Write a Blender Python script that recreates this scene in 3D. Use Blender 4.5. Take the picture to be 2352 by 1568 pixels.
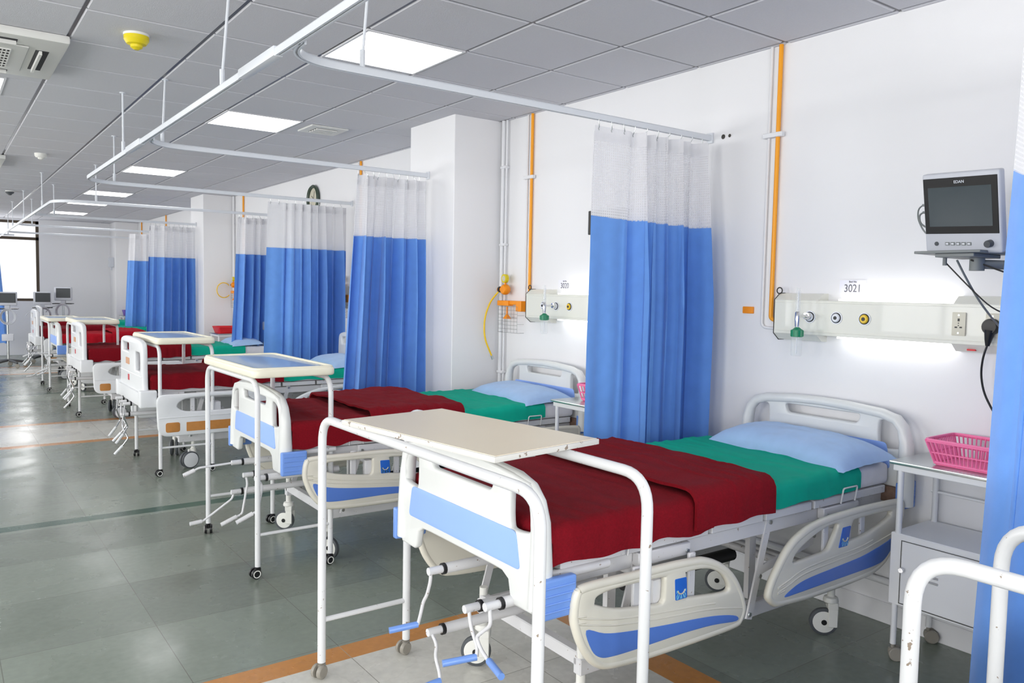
import bpy, bmesh, math, random
import numpy as np
from mathutils import Vector, Matrix, noise

for o in list(bpy.data.objects):
    bpy.data.objects.remove(o, do_unlink=True)
SC = bpy.context.scene
COL = SC.collection
PI = math.pi
rnd = random.Random(7)

# ------------------------------------------------------------------ camera
CEIL = 2.869
cam_d = bpy.data.cameras.new('camera')
cam = bpy.data.objects.new('camera', cam_d)
COL.objects.link(cam)
yaw, pitch, roll = 0.630508, -0.0638467, 0.0188735
cam_d.sensor_width = 36.0
cam_d.lens = 1821.75 / 2352 * 36.0
fwd = Vector((math.sin(yaw) * math.cos(pitch), math.cos(yaw) * math.cos(pitch), math.sin(pitch)))
rt = Vector((math.cos(yaw), -math.sin(yaw), 0))
up = rt.cross(fwd)
r2 = rt * math.cos(roll) + up * math.sin(roll)
u2 = -rt * math.sin(roll) + up * math.cos(roll)
M = Matrix((r2, u2, -fwd)).transposed().to_4x4()
M.translation = Vector((0, 0, 1.5516))
cam.matrix_world = M
cam_d.clip_start = 0.05
SC.camera = cam

# ------------------------------------------------------------------ world, daylight, exposure
SC.view_settings.view_transform = 'Standard'
SC.view_settings.look = 'None'
SC.view_settings.gamma = 1
SC.view_settings.use_curve_mapping = False
SC.view_settings.exposure = -0.27
w = bpy.data.worlds.new('world')
SC.world = w
w.use_nodes = True
bgn = w.node_tree.nodes['Background']
bgn.inputs[0].default_value = (0.95, 0.97, 1.0, 1)
bgn.inputs[1].default_value = 1.5

PANEL = 8.0        # strength of the ceiling panels
DAY = 150.0        # watts of daylight per window


def window_light(name, loc, rot, sx, sy, p):
    l = bpy.data.lights.new(name, 'AREA')
    l.shape = 'RECTANGLE'; l.size = sx; l.size_y = sy
    l.energy = p; l.color = (1.0, 0.995, 0.985)
    o = bpy.data.objects.new(name, l)
    o.location = loc; o.rotation_euler = rot
    COL.objects.link(o)


WIN_L = [-1.2, 2.1, 5.4, 8.7, 12.0, 15.3]      # centres of the windows of the left wall
WIN_B = [-2.2, 0.4]                            # windows of the wall behind the camera
WALL_L, WALL_R, WALL_F, WALL_B = -4.2, 3.65, 19.65, -3.2
for yy in WIN_L:
    window_light('daylight', (WALL_L - 0.12, yy, 1.8), (0, -PI / 2, 0), 1.5, 1.9, DAY)
for xx in WIN_B:
    window_light('daylight', (xx, WALL_B - 0.12, 1.8), (PI / 2, 0, 0), 1.9, 1.5, DAY * 1.1)
window_light('daylight', (1.0, WALL_F + 0.12, 2.0), (-PI / 2, 0, 0), 1.5, 1.6, DAY * .2)
window_light('daylight', (-1.5, WALL_F + 0.12, 2.0), (-PI / 2, 0, 0), 1.9, 1.6, DAY * .25)


# ------------------------------------------------------------------ materials
def lin(c):
    return tuple(((v / 255) / 12.92 if v / 255 <= 0.04045 else ((v / 255 + 0.055) / 1.055) ** 2.4) for v in c) + (1,)


def mat(name, rgb, rough=0.5, metal=0.0, bump=0.0, bscale=60.0, var=0.0, vscale=8.0, spec=0.5, coat=0.0, sheen=0.0, trans=0.0, scr=None):
    m = bpy.data.materials.new(name)
    m.use_nodes = True
    nt = m.node_tree
    b = nt.nodes['Principled BSDF']
    b.inputs['Base Color'].default_value = lin(rgb)
    b.inputs['Roughness'].default_value = rough
    b.inputs['Metallic'].default_value = metal
    b.inputs['Specular IOR Level'].default_value = spec
    b.inputs['Coat Weight'].default_value = coat
    b.inputs['Sheen Weight'].default_value = sheen
    b.inputs['Transmission Weight'].default_value = trans
    tc = nt.nodes.new('ShaderNodeTexCoord')
    if var > 0 or bump > 0:
        n = nt.nodes.new('ShaderNodeTexNoise')
        n.inputs['Scale'].default_value = vscale
        n.inputs['Detail'].default_value = 4
        nt.links.new(tc.outputs['Object'], n.inputs['Vector'])
    if var > 0:
        mx = nt.nodes.new('ShaderNodeMix'); mx.data_type = 'RGBA'
        c = lin(rgb)
        mx.inputs['A'].default_value = tuple(v * (1 - var) for v in c[:3]) + (1,)
        mx.inputs['B'].default_value = tuple(min(1, v * (1 + var)) for v in c[:3]) + (1,)
        nt.links.new(n.outputs['Fac'], mx.inputs['Factor'])
        nt.links.new(mx.outputs['Result'], b.inputs['Base Color'])
    if bump > 0:
        n2 = nt.nodes.new('ShaderNodeTexNoise')
        n2.inputs['Scale'].default_value = bscale
        n2.inputs['Detail'].default_value = 3
        nt.links.new(tc.outputs['Object'], n2.inputs['Vector'])
        bp = nt.nodes.new('ShaderNodeBump')
        bp.inputs['Strength'].default_value = bump
        bp.inputs['Distance'].default_value = 0.002
        nt.links.new(n2.outputs['Fac'], bp.inputs['Height'])
        nt.links.new(bp.outputs['Normal'], b.inputs['Normal'])
    return m


def emit(name, rgb, s):
    m = bpy.data.materials.new(name); m.use_nodes = True
    b = m.node_tree.nodes['Principled BSDF']
    b.inputs['Base Color'].default_value = (.8, .8, .8, 1)
    b.inputs['Emission Color'].default_value = tuple(v / 255 for v in rgb) + (1,)
    b.inputs['Emission Strength'].default_value = s
    return m


def paint_mat(name, rgb, chip=(150, 135, 120), amount=0.0, rough=0.35):
    """enamelled metal with small chips"""
    m = mat(name, rgb, rough, spec=0.5)
    if amount > 0:
        nt = m.node_tree; b = nt.nodes['Principled BSDF']
        tc = nt.nodes.new('ShaderNodeTexCoord')
        n = nt.nodes.new('ShaderNodeTexNoise'); n.inputs['Scale'].default_value = 55; n.inputs['Detail'].default_value = 6
        nt.links.new(tc.outputs['Object'], n.inputs['Vector'])
        r = nt.nodes.new('ShaderNodeValToRGB')
        r.color_ramp.elements[0].position = 0.70 - amount; r.color_ramp.elements[0].color = (0, 0, 0, 1)
        r.color_ramp.elements[1].position = 0.72 - amount; r.color_ramp.elements[1].color = (1, 1, 1, 1)
        nt.links.new(n.outputs['Fac'], r.inputs['Fac'])
        mx = nt.nodes.new('ShaderNodeMix'); mx.data_type = 'RGBA'
        mx.inputs['A'].default_value = lin(rgb); mx.inputs['B'].default_value = lin(chip)
        nt.links.new(r.outputs['Color'], mx.inputs['Factor'])
        nt.links.new(mx.outputs['Result'], b.inputs['Base Color'])
    return m


def cloth_mat(name, rgb, rough=0.85, sheen=0.2, weave=600, fuzz=0.0, translucent=0.0):
    m = mat(name, rgb, rough, bump=0.35 if fuzz == 0 else 0.9, bscale=weave, var=0.10 if fuzz == 0 else 0.3, vscale=14 if fuzz == 0 else 120, sheen=sheen, spec=0.25)
    if translucent > 0:
        nt = m.node_tree
        out = nt.nodes['Material Output']; b = nt.nodes['Principled BSDF']
        tl = nt.nodes.new('ShaderNodeBsdfTranslucent'); tl.inputs[0].default_value = lin(rgb)
        mx = nt.nodes.new('ShaderNodeMixShader'); mx.inputs[0].default_value = translucent
        nt.links.new(b.outputs[0], mx.inputs[1]); nt.links.new(tl.outputs[0], mx.inputs[2])
        nt.links.new(mx.outputs[0], out.inputs['Surface'])
    return m


def net_mat():
    m = bpy.data.materials.new('curtain_net'); m.use_nodes = True
    nt = m.node_tree; out = nt.nodes['Material Output']; b = nt.nodes['Principled BSDF']
    b.inputs['Base Color'].default_value = lin((240, 240, 243)); b.inputs['Roughness'].default_value = 0.8
    uv = nt.nodes.new('ShaderNodeUVMap')
    sp = nt.nodes.new('ShaderNodeSeparateXYZ'); nt.links.new(uv.outputs[0], sp.inputs[0])
    outs = []
    for ax in (0, 1):
        a = nt.nodes.new('ShaderNodeMath'); a.operation = 'MULTIPLY'; a.inputs[1].default_value = 1 / 0.013
        nt.links.new(sp.outputs[ax], a.inputs[0])
        f = nt.nodes.new('ShaderNodeMath'); f.operation = 'FRACT'; nt.links.new(a.outputs[0], f.inputs[0])
        g = nt.nodes.new('ShaderNodeMath'); g.operation = 'GREATER_THAN'; g.inputs[1].default_value = 0.42
        nt.links.new(f.outputs[0], g.inputs[0]); outs.append(g)
    k = nt.nodes.new('ShaderNodeMath'); k.operation = 'MULTIPLY'
    nt.links.new(outs[0].outputs[0], k.inputs[0]); nt.links.new(outs[1].outputs[0], k.inputs[1])
    k2 = nt.nodes.new('ShaderNodeMath'); k2.operation = 'MULTIPLY'; k2.inputs[1].default_value = 0.24
    nt.links.new(k.outputs[0], k2.inputs[0])
    tr = nt.nodes.new('ShaderNodeBsdfTransparent')
    tl = nt.nodes.new('ShaderNodeBsdfTranslucent'); tl.inputs[0].default_value = lin((240, 240, 243))
    m1 = nt.nodes.new('ShaderNodeMixShader'); m1.inputs[0].default_value = 0.35
    nt.links.new(b.outputs[0], m1.inputs[1]); nt.links.new(tl.outputs[0], m1.inputs[2])
    m2 = nt.nodes.new('ShaderNodeMixShader')
    nt.links.new(k2.outputs[0], m2.inputs[0]); nt.links.new(m1.outputs[0], m2.inputs[1]); nt.links.new(tr.outputs[0], m2.inputs[2])
    nt.links.new(m2.outputs[0], out.inputs['Surface'])
    return m


def clear_mat(name, tint=(235, 240, 242), keep=0.75, rough=0.05):
    m = bpy.data.materials.new(name); m.use_nodes = True
    nt = m.node_tree; out = nt.nodes['Material Output']; b = nt.nodes['Principled BSDF']
    b.inputs['Base Color'].default_value = lin(tint); b.inputs['Roughness'].default_value = rough
    tr = nt.nodes.new('ShaderNodeBsdfTransparent')
    mx = nt.nodes.new('ShaderNodeMixShader'); mx.inputs[0].default_value = keep
    nt.links.new(b.outputs[0], mx.inputs[1]); nt.links.new(tr.outputs[0], mx.inputs[2])
    nt.links.new(mx.outputs[0], out.inputs['Surface'])
    return m


def floor_mat(name, kind):
    m = bpy.data.materials.new(name); m.use_nodes = True
    nt = m.node_tree; N = nt.nodes; L = nt.links
    b = N['Principled BSDF']
    geo = N.new('ShaderNodeNewGeometry')
    mp = N.new('ShaderNodeMapping'); L.new(geo.outputs['Position'], mp.inputs['Vector'])
    base = {'slate': (126, 135, 124), 'marble': (205, 204, 196), 'ochre': (190, 130, 66), 'green': (58, 88, 74)}[kind]
    # slabs of different tone: one random value per slab
    mp.inputs['Location'].default_value = (-0.187, -3.15, 0)
    sn = N.new('ShaderNodeVectorMath'); sn.operation = 'SNAP'
    sn.inputs[1].default_value = (0.6, 0.63, 10)
    L.new(mp.outputs[0], sn.inputs[0])
    wn = N.new('ShaderNodeTexWhiteNoise'); wn.noise_dimensions = '2D'; L.new(sn.outputs[0], wn.inputs['Vector'])
    n1 = N.new('ShaderNodeTexNoise'); n1.inputs['Scale'].default_value = 2.2; n1.inputs['Detail'].default_value = 7
    n1.inputs['Distortion'].default_value = 0.25; L.new(geo.outputs['Position'], n1.inputs['Vector'])
    n2 = N.new('ShaderNodeTexNoise'); n2.inputs['Scale'].default_value = 30; n2.inputs['Detail'].default_value = 6
    L.new(geo.outputs['Position'], n2.inputs['Vector'])
    def math_(op, a, bb):
        q = N.new('ShaderNodeMath'); q.operation = op
        for i, v in enumerate((a, bb)):
            if isinstance(v, (int, float)): q.inputs[i].default_value = v
            else: L.new(v, q.inputs[i])
        return q.outputs[0]
    slab_w = {'slate': 0.34, 'marble': 0.16, 'ochre': 0.12, 'green': 0.15}[kind]
    n_w = {'slate': 0.30, 'marble': 0.25, 'ochre': 0.4, 'green': 1.2}[kind]
    v = math_('MULTIPLY', math_('SUBTRACT', wn.outputs['Value'], 0.5), slab_w)
    v = math_('ADD', v, math_('MULTIPLY', math_('SUBTRACT', n1.outputs['Fac'], 0.5), n_w))
    v = math_('ADD', v, math_('MULTIPLY', math_('SUBTRACT', n2.outputs['Fac'], 0.5), 0.35))
    fac = math_('ADD', v, 1.0)
    mul = N.new('ShaderNodeVectorMath'); mul.operation = 'SCALE'
    mul.inputs[0].default_value = lin(base)[:3]; L.new(fac, mul.inputs['Scale'])
    col = mul.outputs[0]
    # joints
    br = N.new('ShaderNodeTexBrick')
    br.offset = 0; br.squash = 1
    br.inputs['Scale'].default_value = 1
    br.inputs['Brick Width'].default_value = 0.6; br.inputs['Row Height'].default_value = 0.63
    br.inputs['Mortar Size'].default_value = 0.0022; br.inputs['Mortar Smooth'].default_value = 0.3
    br.inputs['Bias'].default_value = 0
    L.new(mp.outputs[0], br.inputs['Vector'])
    mx = N.new('ShaderNodeMix'); mx.data_type = 'RGBA'
    L.new(br.outputs['Fac'], mx.inputs['Factor']); L.new(col, mx.inputs['A'])
    mx.inputs['B'].default_value = lin({'slate': (104, 108, 98), 'marble': (150, 148, 138), 'ochre': (170, 150, 120), 'green': (70, 90, 80)}[kind])
    last = mx.outputs['Result']
    if kind in ('slate', 'marble'):
        vo = N.new('ShaderNodeTexVoronoi'); vo.feature = 'DISTANCE_TO_EDGE'; vo.inputs['Scale'].default_value = 0.8
        nd = N.new('ShaderNodeTexNoise'); nd.inputs['Scale'].default_value = 3; nd.inputs['Detail'].default_value = 5
        L.new(geo.outputs['Position'], nd.inputs['Vector'])
        va = N.new('ShaderNodeVectorMath'); va.operation = 'ADD'
        L.new(geo.outputs['Position'], va.inputs[0]); L.new(nd.outputs['Color'], va.inputs[1])
        L.new(va.outputs[0], vo.inputs['Vector'])
        rp = N.new('ShaderNodeValToRGB')
        rp.color_ramp.elements[0].position = 0.0; rp.color_ramp.elements[0].color = (0.16, 0.16, 0.16, 1)
        rp.color_ramp.elements[1].position = 0.012; rp.color_ramp.elements[1].color = (0, 0, 0, 1)
        L.new(vo.outputs['Distance'], rp.inputs['Fac'])
        m3 = N.new('ShaderNodeMix'); m3.data_type = 'RGBA'
        L.new(rp.outputs['Color'], m3.inputs['Factor']); L.new(last, m3.inputs['A'])
        m3.inputs['B'].default_value = lin((125, 128, 112) if kind == 'slate' else (165, 160, 150))
        last = m3.outputs['Result']
    L.new(last, b.inputs['Base Color'])
    # roughness: polished and patchy
    rr = N.new('ShaderNodeMapRange'); rr.inputs['To Min'].default_value = 0.17; rr.inputs['To Max'].default_value = 0.36
    rr.inputs['From Min'].default_value = 0.3; rr.inputs['From Max'].default_value = 0.7
    L.new(n1.outputs['Fac'], rr.inputs['Value']); L.new(rr.outputs[0], b.inputs['Roughness'])
    b.inputs['Specular IOR Level'].default_value = 0.55
    bp = N.new('ShaderNodeBump'); bp.inputs['Strength'].default_value = 0.10; bp.inputs['Distance'].default_value = 0.004
    nb = N.new('ShaderNodeTexNoise'); nb.inputs['Scale'].default_value = 6; nb.inputs['Detail'].default_value = 2
    L.new(geo.outputs['Position'], nb.inputs['Vector'])
    L.new(nb.outputs['Fac'], bp.inputs['Height']); L.new(bp.outputs[0], b.inputs['Normal'])
    return m


MT = {}
MT['wall'] = mat('wall_paint', (237, 237, 239), 0.55, bump=0.08, bscale=90)
MT['tile'] = mat('ceiling_tile', (206, 206, 212), 0.9, bump=0.5, bscale=220, var=0.04, vscale=90)
MT['tbar'] = mat('ceiling_bar', (92, 92, 98), 0.30, spec=0.6)
MT['panel_frame'] = mat('panel_frame', (225, 225, 228), 0.4)
MT['panel'] = emit('panel_light', (255, 255, 255), PANEL)
MT['lamp'] = emit('lamp_strip', (255, 253, 248), 4.2)
MT['bedwhite'] = mat('bed_plastic_white', (228, 230, 228), 0.35, coat=0.15)
MT['cream'] = mat('rail_plastic_cream', (226, 222, 208), 0.33, coat=0.15)
MT['white2'] = mat('bed_plastic_cool_white', (226, 228, 230), 0.35, coat=0.15)
MT['lblue'] = mat('light_blue_decal', (150, 184, 250), 0.4)
MT['mblue'] = mat('mid_blue_decal', (88, 128, 210), 0.4)
MT['bump'] = mat('blue_bumper', (116, 156, 228), 0.35, coat=0.2)
MT['logo'] = mat('logo_blue', (40, 105, 205), 0.35)
MT['logoray'] = mat('logo_ray', (120, 195, 230), 0.35)
MT['logosun'] = mat('logo_sun', (215, 205, 180), 0.4)
MT['orange_d'] = mat('wood_orange_decal', (190, 128, 62), 0.5, var=0.15, vscale=30)
MT['tan'] = mat('tan_label', (200, 150, 115), 0.5)
MT['redmark'] = mat('red_mark', (190, 70, 80), 0.5)
MT['enamel'] = paint_mat('white_enamel', (224, 225, 226), amount=0.015, rough=0.3)
MT['enamel2'] = paint_mat('white_enamel_chipped', (222, 220, 214), amount=0.06, rough=0.35)
MT['frame'] = paint_mat('frame_enamel', (218, 218, 220), amount=0.02, rough=0.35)
MT['steel'] = mat('brushed_steel', (200, 205, 205), 0.28, metal=1.0)
MT['chrome'] = mat('chrome', (225, 225, 228), 0.15, metal=1.0)
MT['rust'] = mat('rusty_bracket', (120, 95, 80), 0.7, var=0.4, vscale=60)
MT['tyre'] = mat('grey_tyre', (80, 84, 88), 0.5)
MT['black'] = mat('black_plastic', (22, 22, 24), 0.4)
MT['blackr'] = mat('black_rubber', (25, 25, 27), 0.75)
MT['castwhite'] = mat('caster_plastic', (232, 232, 226), 0.35)
MT['greycast'] = mat('grey_caster', (150, 145, 135), 0.4)
MT['board'] = mat('laminate_board', (242, 229, 204), 0.35, var=0.03, vscale=3)
MT['tray'] = mat('cream_tray', (236, 232, 212), 0.4)
MT['trayblue'] = mat('tray_blue_inset', (150, 182, 218), 0.25, coat=0.3)
MT['sheet'] = cloth_mat('white_sheet', (232, 232, 238))
MT['green'] = cloth_mat('green_sheet', (0, 172, 144), sheen=0.0)
MT['red'] = cloth_mat('maroon_blanket', (124, 8, 24), rough=1.0, sheen=0.0, weave=200, fuzz=1)
MT['red2'] = cloth_mat('crimson_blanket', (176, 16, 34), rough=1.0, sheen=0.0, weave=200, fuzz=1)
MT['pillow'] = cloth_mat('light_blue_pillow', (166, 198, 238))
MT['curt'] = cloth_mat('blue_curtain_cloth', (108, 160, 235), rough=0.55, sheen=0.25, weave=900, translucent=0.10)
MT['net'] = net_mat()
MT['hem'] = cloth_mat('curtain_tape', (240, 240, 243), translucent=0.2)
MT['alu'] = mat('white_track', (220, 224, 230), 0.35)
MT['slot'] = mat('track_slot', (60, 66, 68), 0.6)
MT['duct'] = mat('pvc_white', (232, 233, 236), 0.4)
MT['orangepipe'] = mat('orange_pipe', (250, 165, 20), 0.4)
MT['orangepl'] = mat('orange_plastic', (250, 150, 15), 0.4)
MT['yellow'] = mat('yellow_plastic', (225, 205, 20), 0.4)
MT['yellowhose'] = mat('yellow_hose', (248, 205, 20), 0.45)
MT['unit'] = mat('head_unit_ivory', (232, 232, 222), 0.32, coat=0.2)
MT['dark'] = mat('dark_edge', (60, 58, 52), 0.6)
MT['outw'] = mat('outlet_white', (235, 238, 245), 0.35)
MT['outy'] = mat('outlet_yellow', (240, 200, 40), 0.35)
MT['socket'] = mat('socket_ivory', (222, 218, 200), 0.4)
MT['bottlegreen'] = mat('green_cap', (15, 135, 95), 0.35)
MT['clear'] = clear_mat('clear_plastic')
MT['glass'] = clear_mat('window_glass', keep=0.92)
MT['paper'] = mat('paper', (238, 238, 248), 0.8)
MT['ink'] = mat('grey_ink', (105, 105, 112), 0.8)
MT['monbody'] = mat('monitor_grey', (205, 208, 216), 0.4)
MT['monblack'] = mat('monitor_black', (10, 10, 12), 0.5)
MT['screen'] = mat('screen_dark', (62, 72, 78), 0.12)
MT['screen2'] = mat('stand_screen_dark', (48, 54, 58), 0.4)
MT['cable'] = mat('grey_cable', (130, 135, 135), 0.5)
MT['pink'] = mat('pink_basket', (255, 128, 178), 0.4)
MT['redtray'] = mat('red_tray', (225, 30, 40), 0.4)
MT['purple'] = mat('purple_basket', (110, 70, 190), 0.4)
MT['locker'] = mat('locker_white', (240, 241, 243), 0.35)
MT['wframe'] = mat('brown_window_frame', (75, 62, 45), 0.5)
MT['clockrim'] = mat('clock_rim', (60, 75, 62), 0.4)
MT['clockface'] = mat('clock_face', (205, 200, 180), 0.5)
MT['acwhite'] = mat('ac_white', (222, 222, 218), 0.45)
MT['darkslot'] = mat('dark_slot', (45, 45, 50), 0.7)
MT['slate'] = floor_mat('slate_floor', 'slate')
MT['marble'] = floor_mat('marble_strip', 'marble')
MT['ochre'] = floor_mat('ochre_border', 'ochre')
MT['greenm'] = floor_mat('green_marble_strip', 'green')


# ------------------------------------------------------------------ geometry helpers
def finish(bm, name, m, parent=None, smooth=35, loc=None):
    me = bpy.data.meshes.new(name)
    bmesh.ops.recalc_face_normals(bm, faces=bm.faces)
    bm.to_mesh(me); bm.free()
    return link(me, name, m, parent, smooth, loc)


def link(me, name, m, parent=None, smooth=35, loc=None):
    ms = m if isinstance(m, (list, tuple)) else [m]
    for q in ms: me.materials.append(MT[q] if isinstance(q, str) else q)
    if smooth:
        me.shade_smooth()
        me.set_sharp_from_angle(angle=math.radians(smooth))
    o = bpy.data.objects.new(name, me)
    COL.objects.link(o)
    if parent is not None: o.parent = parent
    if loc is not None: o.location = loc
    return o


def tag(o, label=None, cat=None, group=None, kind=None):
    if label: o['label'] = label
    if cat: o['category'] = cat
    if group: o['group'] = group
    if kind: o['kind'] = kind
    return o


def empty(name, loc=(0, 0, 0), rz=0.0, label=None, cat=None, group=None):
    o = bpy.data.objects.new(name, None)
    o.empty_display_size = 0.1
    o.location = loc; o.rotation_euler = (0, 0, rz)
    COL.objects.link(o)
    return tag(o, label, cat, group)


def kids(o):
    return [c for c in bpy.data.objects if c.parent == o]


def dup(root, loc, label, group=None, rz=None, parent=None):
    c = root.copy(); COL.objects.link(c)
    if parent is not None: c.parent = parent
    else:
        c.location = loc
        if rz is not None: c.rotation_euler = (0, 0, rz)
        c['label'] = label
        if group: c['group'] = group
    for k in KID[root.name] if root.name in KID else kids(root):
        dup(k, None, None, parent=c)
    return c


KID = {}


def box(bm, x0, x1, y0, y1, z0, z1, bev=0.0, seg=2):
    r = bmesh.ops.create_cube(bm, size=1.0)
    vs = r['verts']
    for v in vs:
        v.co = Vector((x0 + (v.co.x + .5) * (x1 - x0), y0 + (v.co.y + .5) * (y1 - y0), z0 + (v.co.z + .5) * (z1 - z0)))
    if bev > 0:
        es = list({e for v in vs for e in v.link_edges})
        bmesh.ops.bevel(bm, geom=es, offset=bev, segments=seg, affect='EDGES', profile=0.6)


def fillet(pts, r, n=6):
    pts = [Vector(p) for p in pts]
    out = [pts[0]]
    for i in range(1, len(pts) - 1):
        a, b, c = pts[i - 1], pts[i], pts[i + 1]
        d1 = (a - b); d2 = (c - b)
        rr = r[i] if isinstance(r, dict) else r
        l = min(rr, d1.length * .49, d2.length * .49)
        if l < 1e-5: out.append(b); continue
        p1 = b + d1.normalized() * l; p2 = b + d2.normalized() * l
        for k in range(n + 1):
            t = k / n
            out.append(p1 * (1 - t) ** 2 + b * 2 * t * (1 - t) + p2 * t * t)
    out.append(pts[-1])
    return out


def tube(bm, pts, r, seg=12, closed=False, prof=None, cap=True):
    pts = [Vector(p) for p in pts]
    q = [pts[0]]
    for p in pts[1:]:
        if (p - q[-1]).length > 1e-5: q.append(p)
    pts = q
    n = len(pts)
    rs = r if isinstance(r, (list, tuple)) else [r] * n
    if prof is None:
        prof = [(math.cos(2 * PI * k / seg), math.sin(2 * PI * k / seg)) for k in range(seg)]
        flat = False
    else:
        flat = True
    rings = []
    T = (pts[1] - pts[0]).normalized()
    ref = Vector((0, 0, 1)) if abs(T.z) < 0.9 else Vector((1, 0, 0))
    N0 = ref.cross(T).normalized()
    for i in range(n):
        if closed:
            t = (pts[(i + 1) % n] - pts[i - 1]).normalized()
        else:
            a = pts[max(i - 1, 0)]; b = pts[min(i + 1, n - 1)]
            t = (b - a).normalized()
        if flat:
            side = Vector((0, 0, 1)).cross(t).normalized(); upv = Vector((0, 0, 1))
            ring = [bm.verts.new(pts[i] + side * px + upv * pz) for px, pz in prof]
        else:
            N0 = (N0 - t * N0.dot(t))
            if N0.length < 1e-6: N0 = t.orthogonal()
            N0.normalize(); B = t.cross(N0)
            ring = [bm.verts.new(pts[i] + (N0 * c + B * s) * rs[min(i, len(rs) - 1)]) for c, s in prof]
        rings.append(ring)
    m = len(prof)
    for i in range(n if closed else n - 1):
        A, Bq = rings[i], rings[(i + 1) % n]
        for k in range(m):
            bm.faces.new((A[k], A[(k + 1) % m], Bq[(k + 1) % m], Bq[k]))
    if not closed and cap:
        bm.faces.new(rings[0][::-1]); bm.faces.new(rings[-1])


def lathe(bm, prof, origin=(0, 0, 0), axis='Z', seg=24):
    """prof: (radius, height) pairs revolved about axis"""
    o = Vector(origin)
    def P(r, h, a):
        c, s = math.cos(a) * r, math.sin(a) * r
        return o + (Vector((c, s, h)) if axis == 'Z' else Vector((h, c, s)) if axis == 'X' else Vector((c, h, s)))
    rings = []
    for r, h in prof:
        if r < 1e-6: rings.append([bm.verts.new(P(0, h, 0))])
        else: rings.append([bm.verts.new(P(r, h, 2 * PI * k / seg)) for k in range(seg)])
    for A, B in zip(rings, rings[1:]):
        for k in range(seg):
            k2 = (k + 1) % seg
            f = []
            f += [A[k], A[k2]] if len(A) > 1 else [A[0]]
            f += [B[k2], B[k]] if len(B) > 1 else [B[0]]
            try: bm.faces.new(f)
            except ValueError: pass
    for R in (rings[0], rings[-1]):
        if len(R) > 1:
            try: bm.faces.new(R)
            except ValueError: pass


def smooth_loop(pts, n=5):
    """closed Catmull-Rom through pts"""
    out = []; m = len(pts)
    for i in range(m):
        p0, p1, p2, p3 = [np.array(pts[(i + k - 1) % m], float) for k in range(4)]
        for k in range(n):
            t = k / n
            out.append(tuple(.5 * ((2 * p1) + (-p0 + p2) * t + (2 * p0 - 5 * p1 + 4 * p2 - p3) * t * t + (-p0 + 3 * p1 - 3 * p2 + p3) * t ** 3)))
    return out


def round_poly(pts, r, n=5):
    m = len(pts); out = []
    for i in range(m):
        a, b, c = Vector(pts[i - 1]), Vector(pts[i]), Vector(pts[(i + 1) % m])
        rr = r[i] if isinstance(r, (list, tuple)) else r
        d1, d2 = a - b, c - b
        l = min(rr, d1.length * .49, d2.length * .49)
        if l < 1e-5: out.append(tuple(b)); continue
        p1, p2 = b + d1.normalized() * l, b + d2.normalized() * l
        for k in range(n + 1):
            t = k / n
            out.append(tuple(p1 * (1 - t) ** 2 + b * 2 * t * (1 - t) + p2 * t * t))
    return out


def rect(a0, a1, b0, b1, r=0.01, n=5):
    return round_poly([(a0, b0), (a1, b0), (a1, b1), (a0, b1)], r, n)


def plate_mesh(outline, holes=(), th=0.02, bev=0.005, plane='YZ', at=0.0):
    """solid plate with holes and softened edges; plane tells where its 2D outline lies, at = centre along the third axis"""
    cu = bpy.data.curves.new('c', 'CURVE'); cu.dimensions = '2D'; cu.fill_mode = 'BOTH'
    for loop in [outline] + list(holes):
        s = cu.splines.new('POLY'); s.points.add(len(loop) - 1)
        for p, q in zip(s.points, loop): p.co = (q[0], q[1], 0, 1)
        s.use_cyclic_u = True
    cu.extrude = max(th / 2 - bev, 1e-4); cu.bevel_depth = bev; cu.bevel_resolution = 2; cu.offset = -bev
    o = bpy.data.objects.new('c', cu); COL.objects.link(o)
    dg = bpy.context.evaluated_depsgraph_get()
    me = bpy.data.meshes.new_from_object(o.evaluated_get(dg))
    bpy.data.objects.remove(o, do_unlink=True); bpy.data.curves.remove(cu)
    if plane == 'YZ': mm = Matrix(((0, 0, 1, at), (1, 0, 0, 0), (0, 1, 0, 0), (0, 0, 0, 1)))
    elif plane == 'XZ': mm = Matrix(((1, 0, 0, 0), (0, 0, -1, at), (0, 1, 0, 0), (0, 0, 0, 1)))
    else: mm = Matrix(((1, 0, 0, 0), (0, 1, 0, 0), (0, 0, 1, at), (0, 0, 0, 1)))
    me.transform(mm)
    bm = bmesh.new(); bm.from_mesh(me); bmesh.ops.remove_doubles(bm, verts=bm.verts, dist=1e-5)
    bm.to_mesh(me); bm.free()
    return me


def plate(name, m, parent, *a, smooth=40, **k):
    return link(plate_mesh(*a, **k), name, m, parent, smooth)


def text(name, body, size, m, parent, loc, rot, th=0.0006, align='CENTER', sx=1.0):
    cu = bpy.data.curves.new('t', 'FONT'); cu.body = body; cu.size = size; cu.extrude = th
    cu.align_x = align; cu.align_y = 'CENTER'
    o = bpy.data.objects.new('t', cu); COL.objects.link(o)
    dg = bpy.context.evaluated_depsgraph_get()
    me = bpy.data.meshes.new_from_object(o.evaluated_get(dg))
    bpy.data.objects.remove(o, do_unlink=True)
    me.transform(Matrix.Diagonal((sx, 1, 1, 1)))
    q = link(me, name, m, parent, 0)
    q.location = loc; q.rotation_euler = rot
    return q


# ------------------------------------------------------------------ the room
def struct(name, bm, m, smooth=0):
    return tag(finish(bm, name, m, None, smooth), kind='structure')


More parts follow.
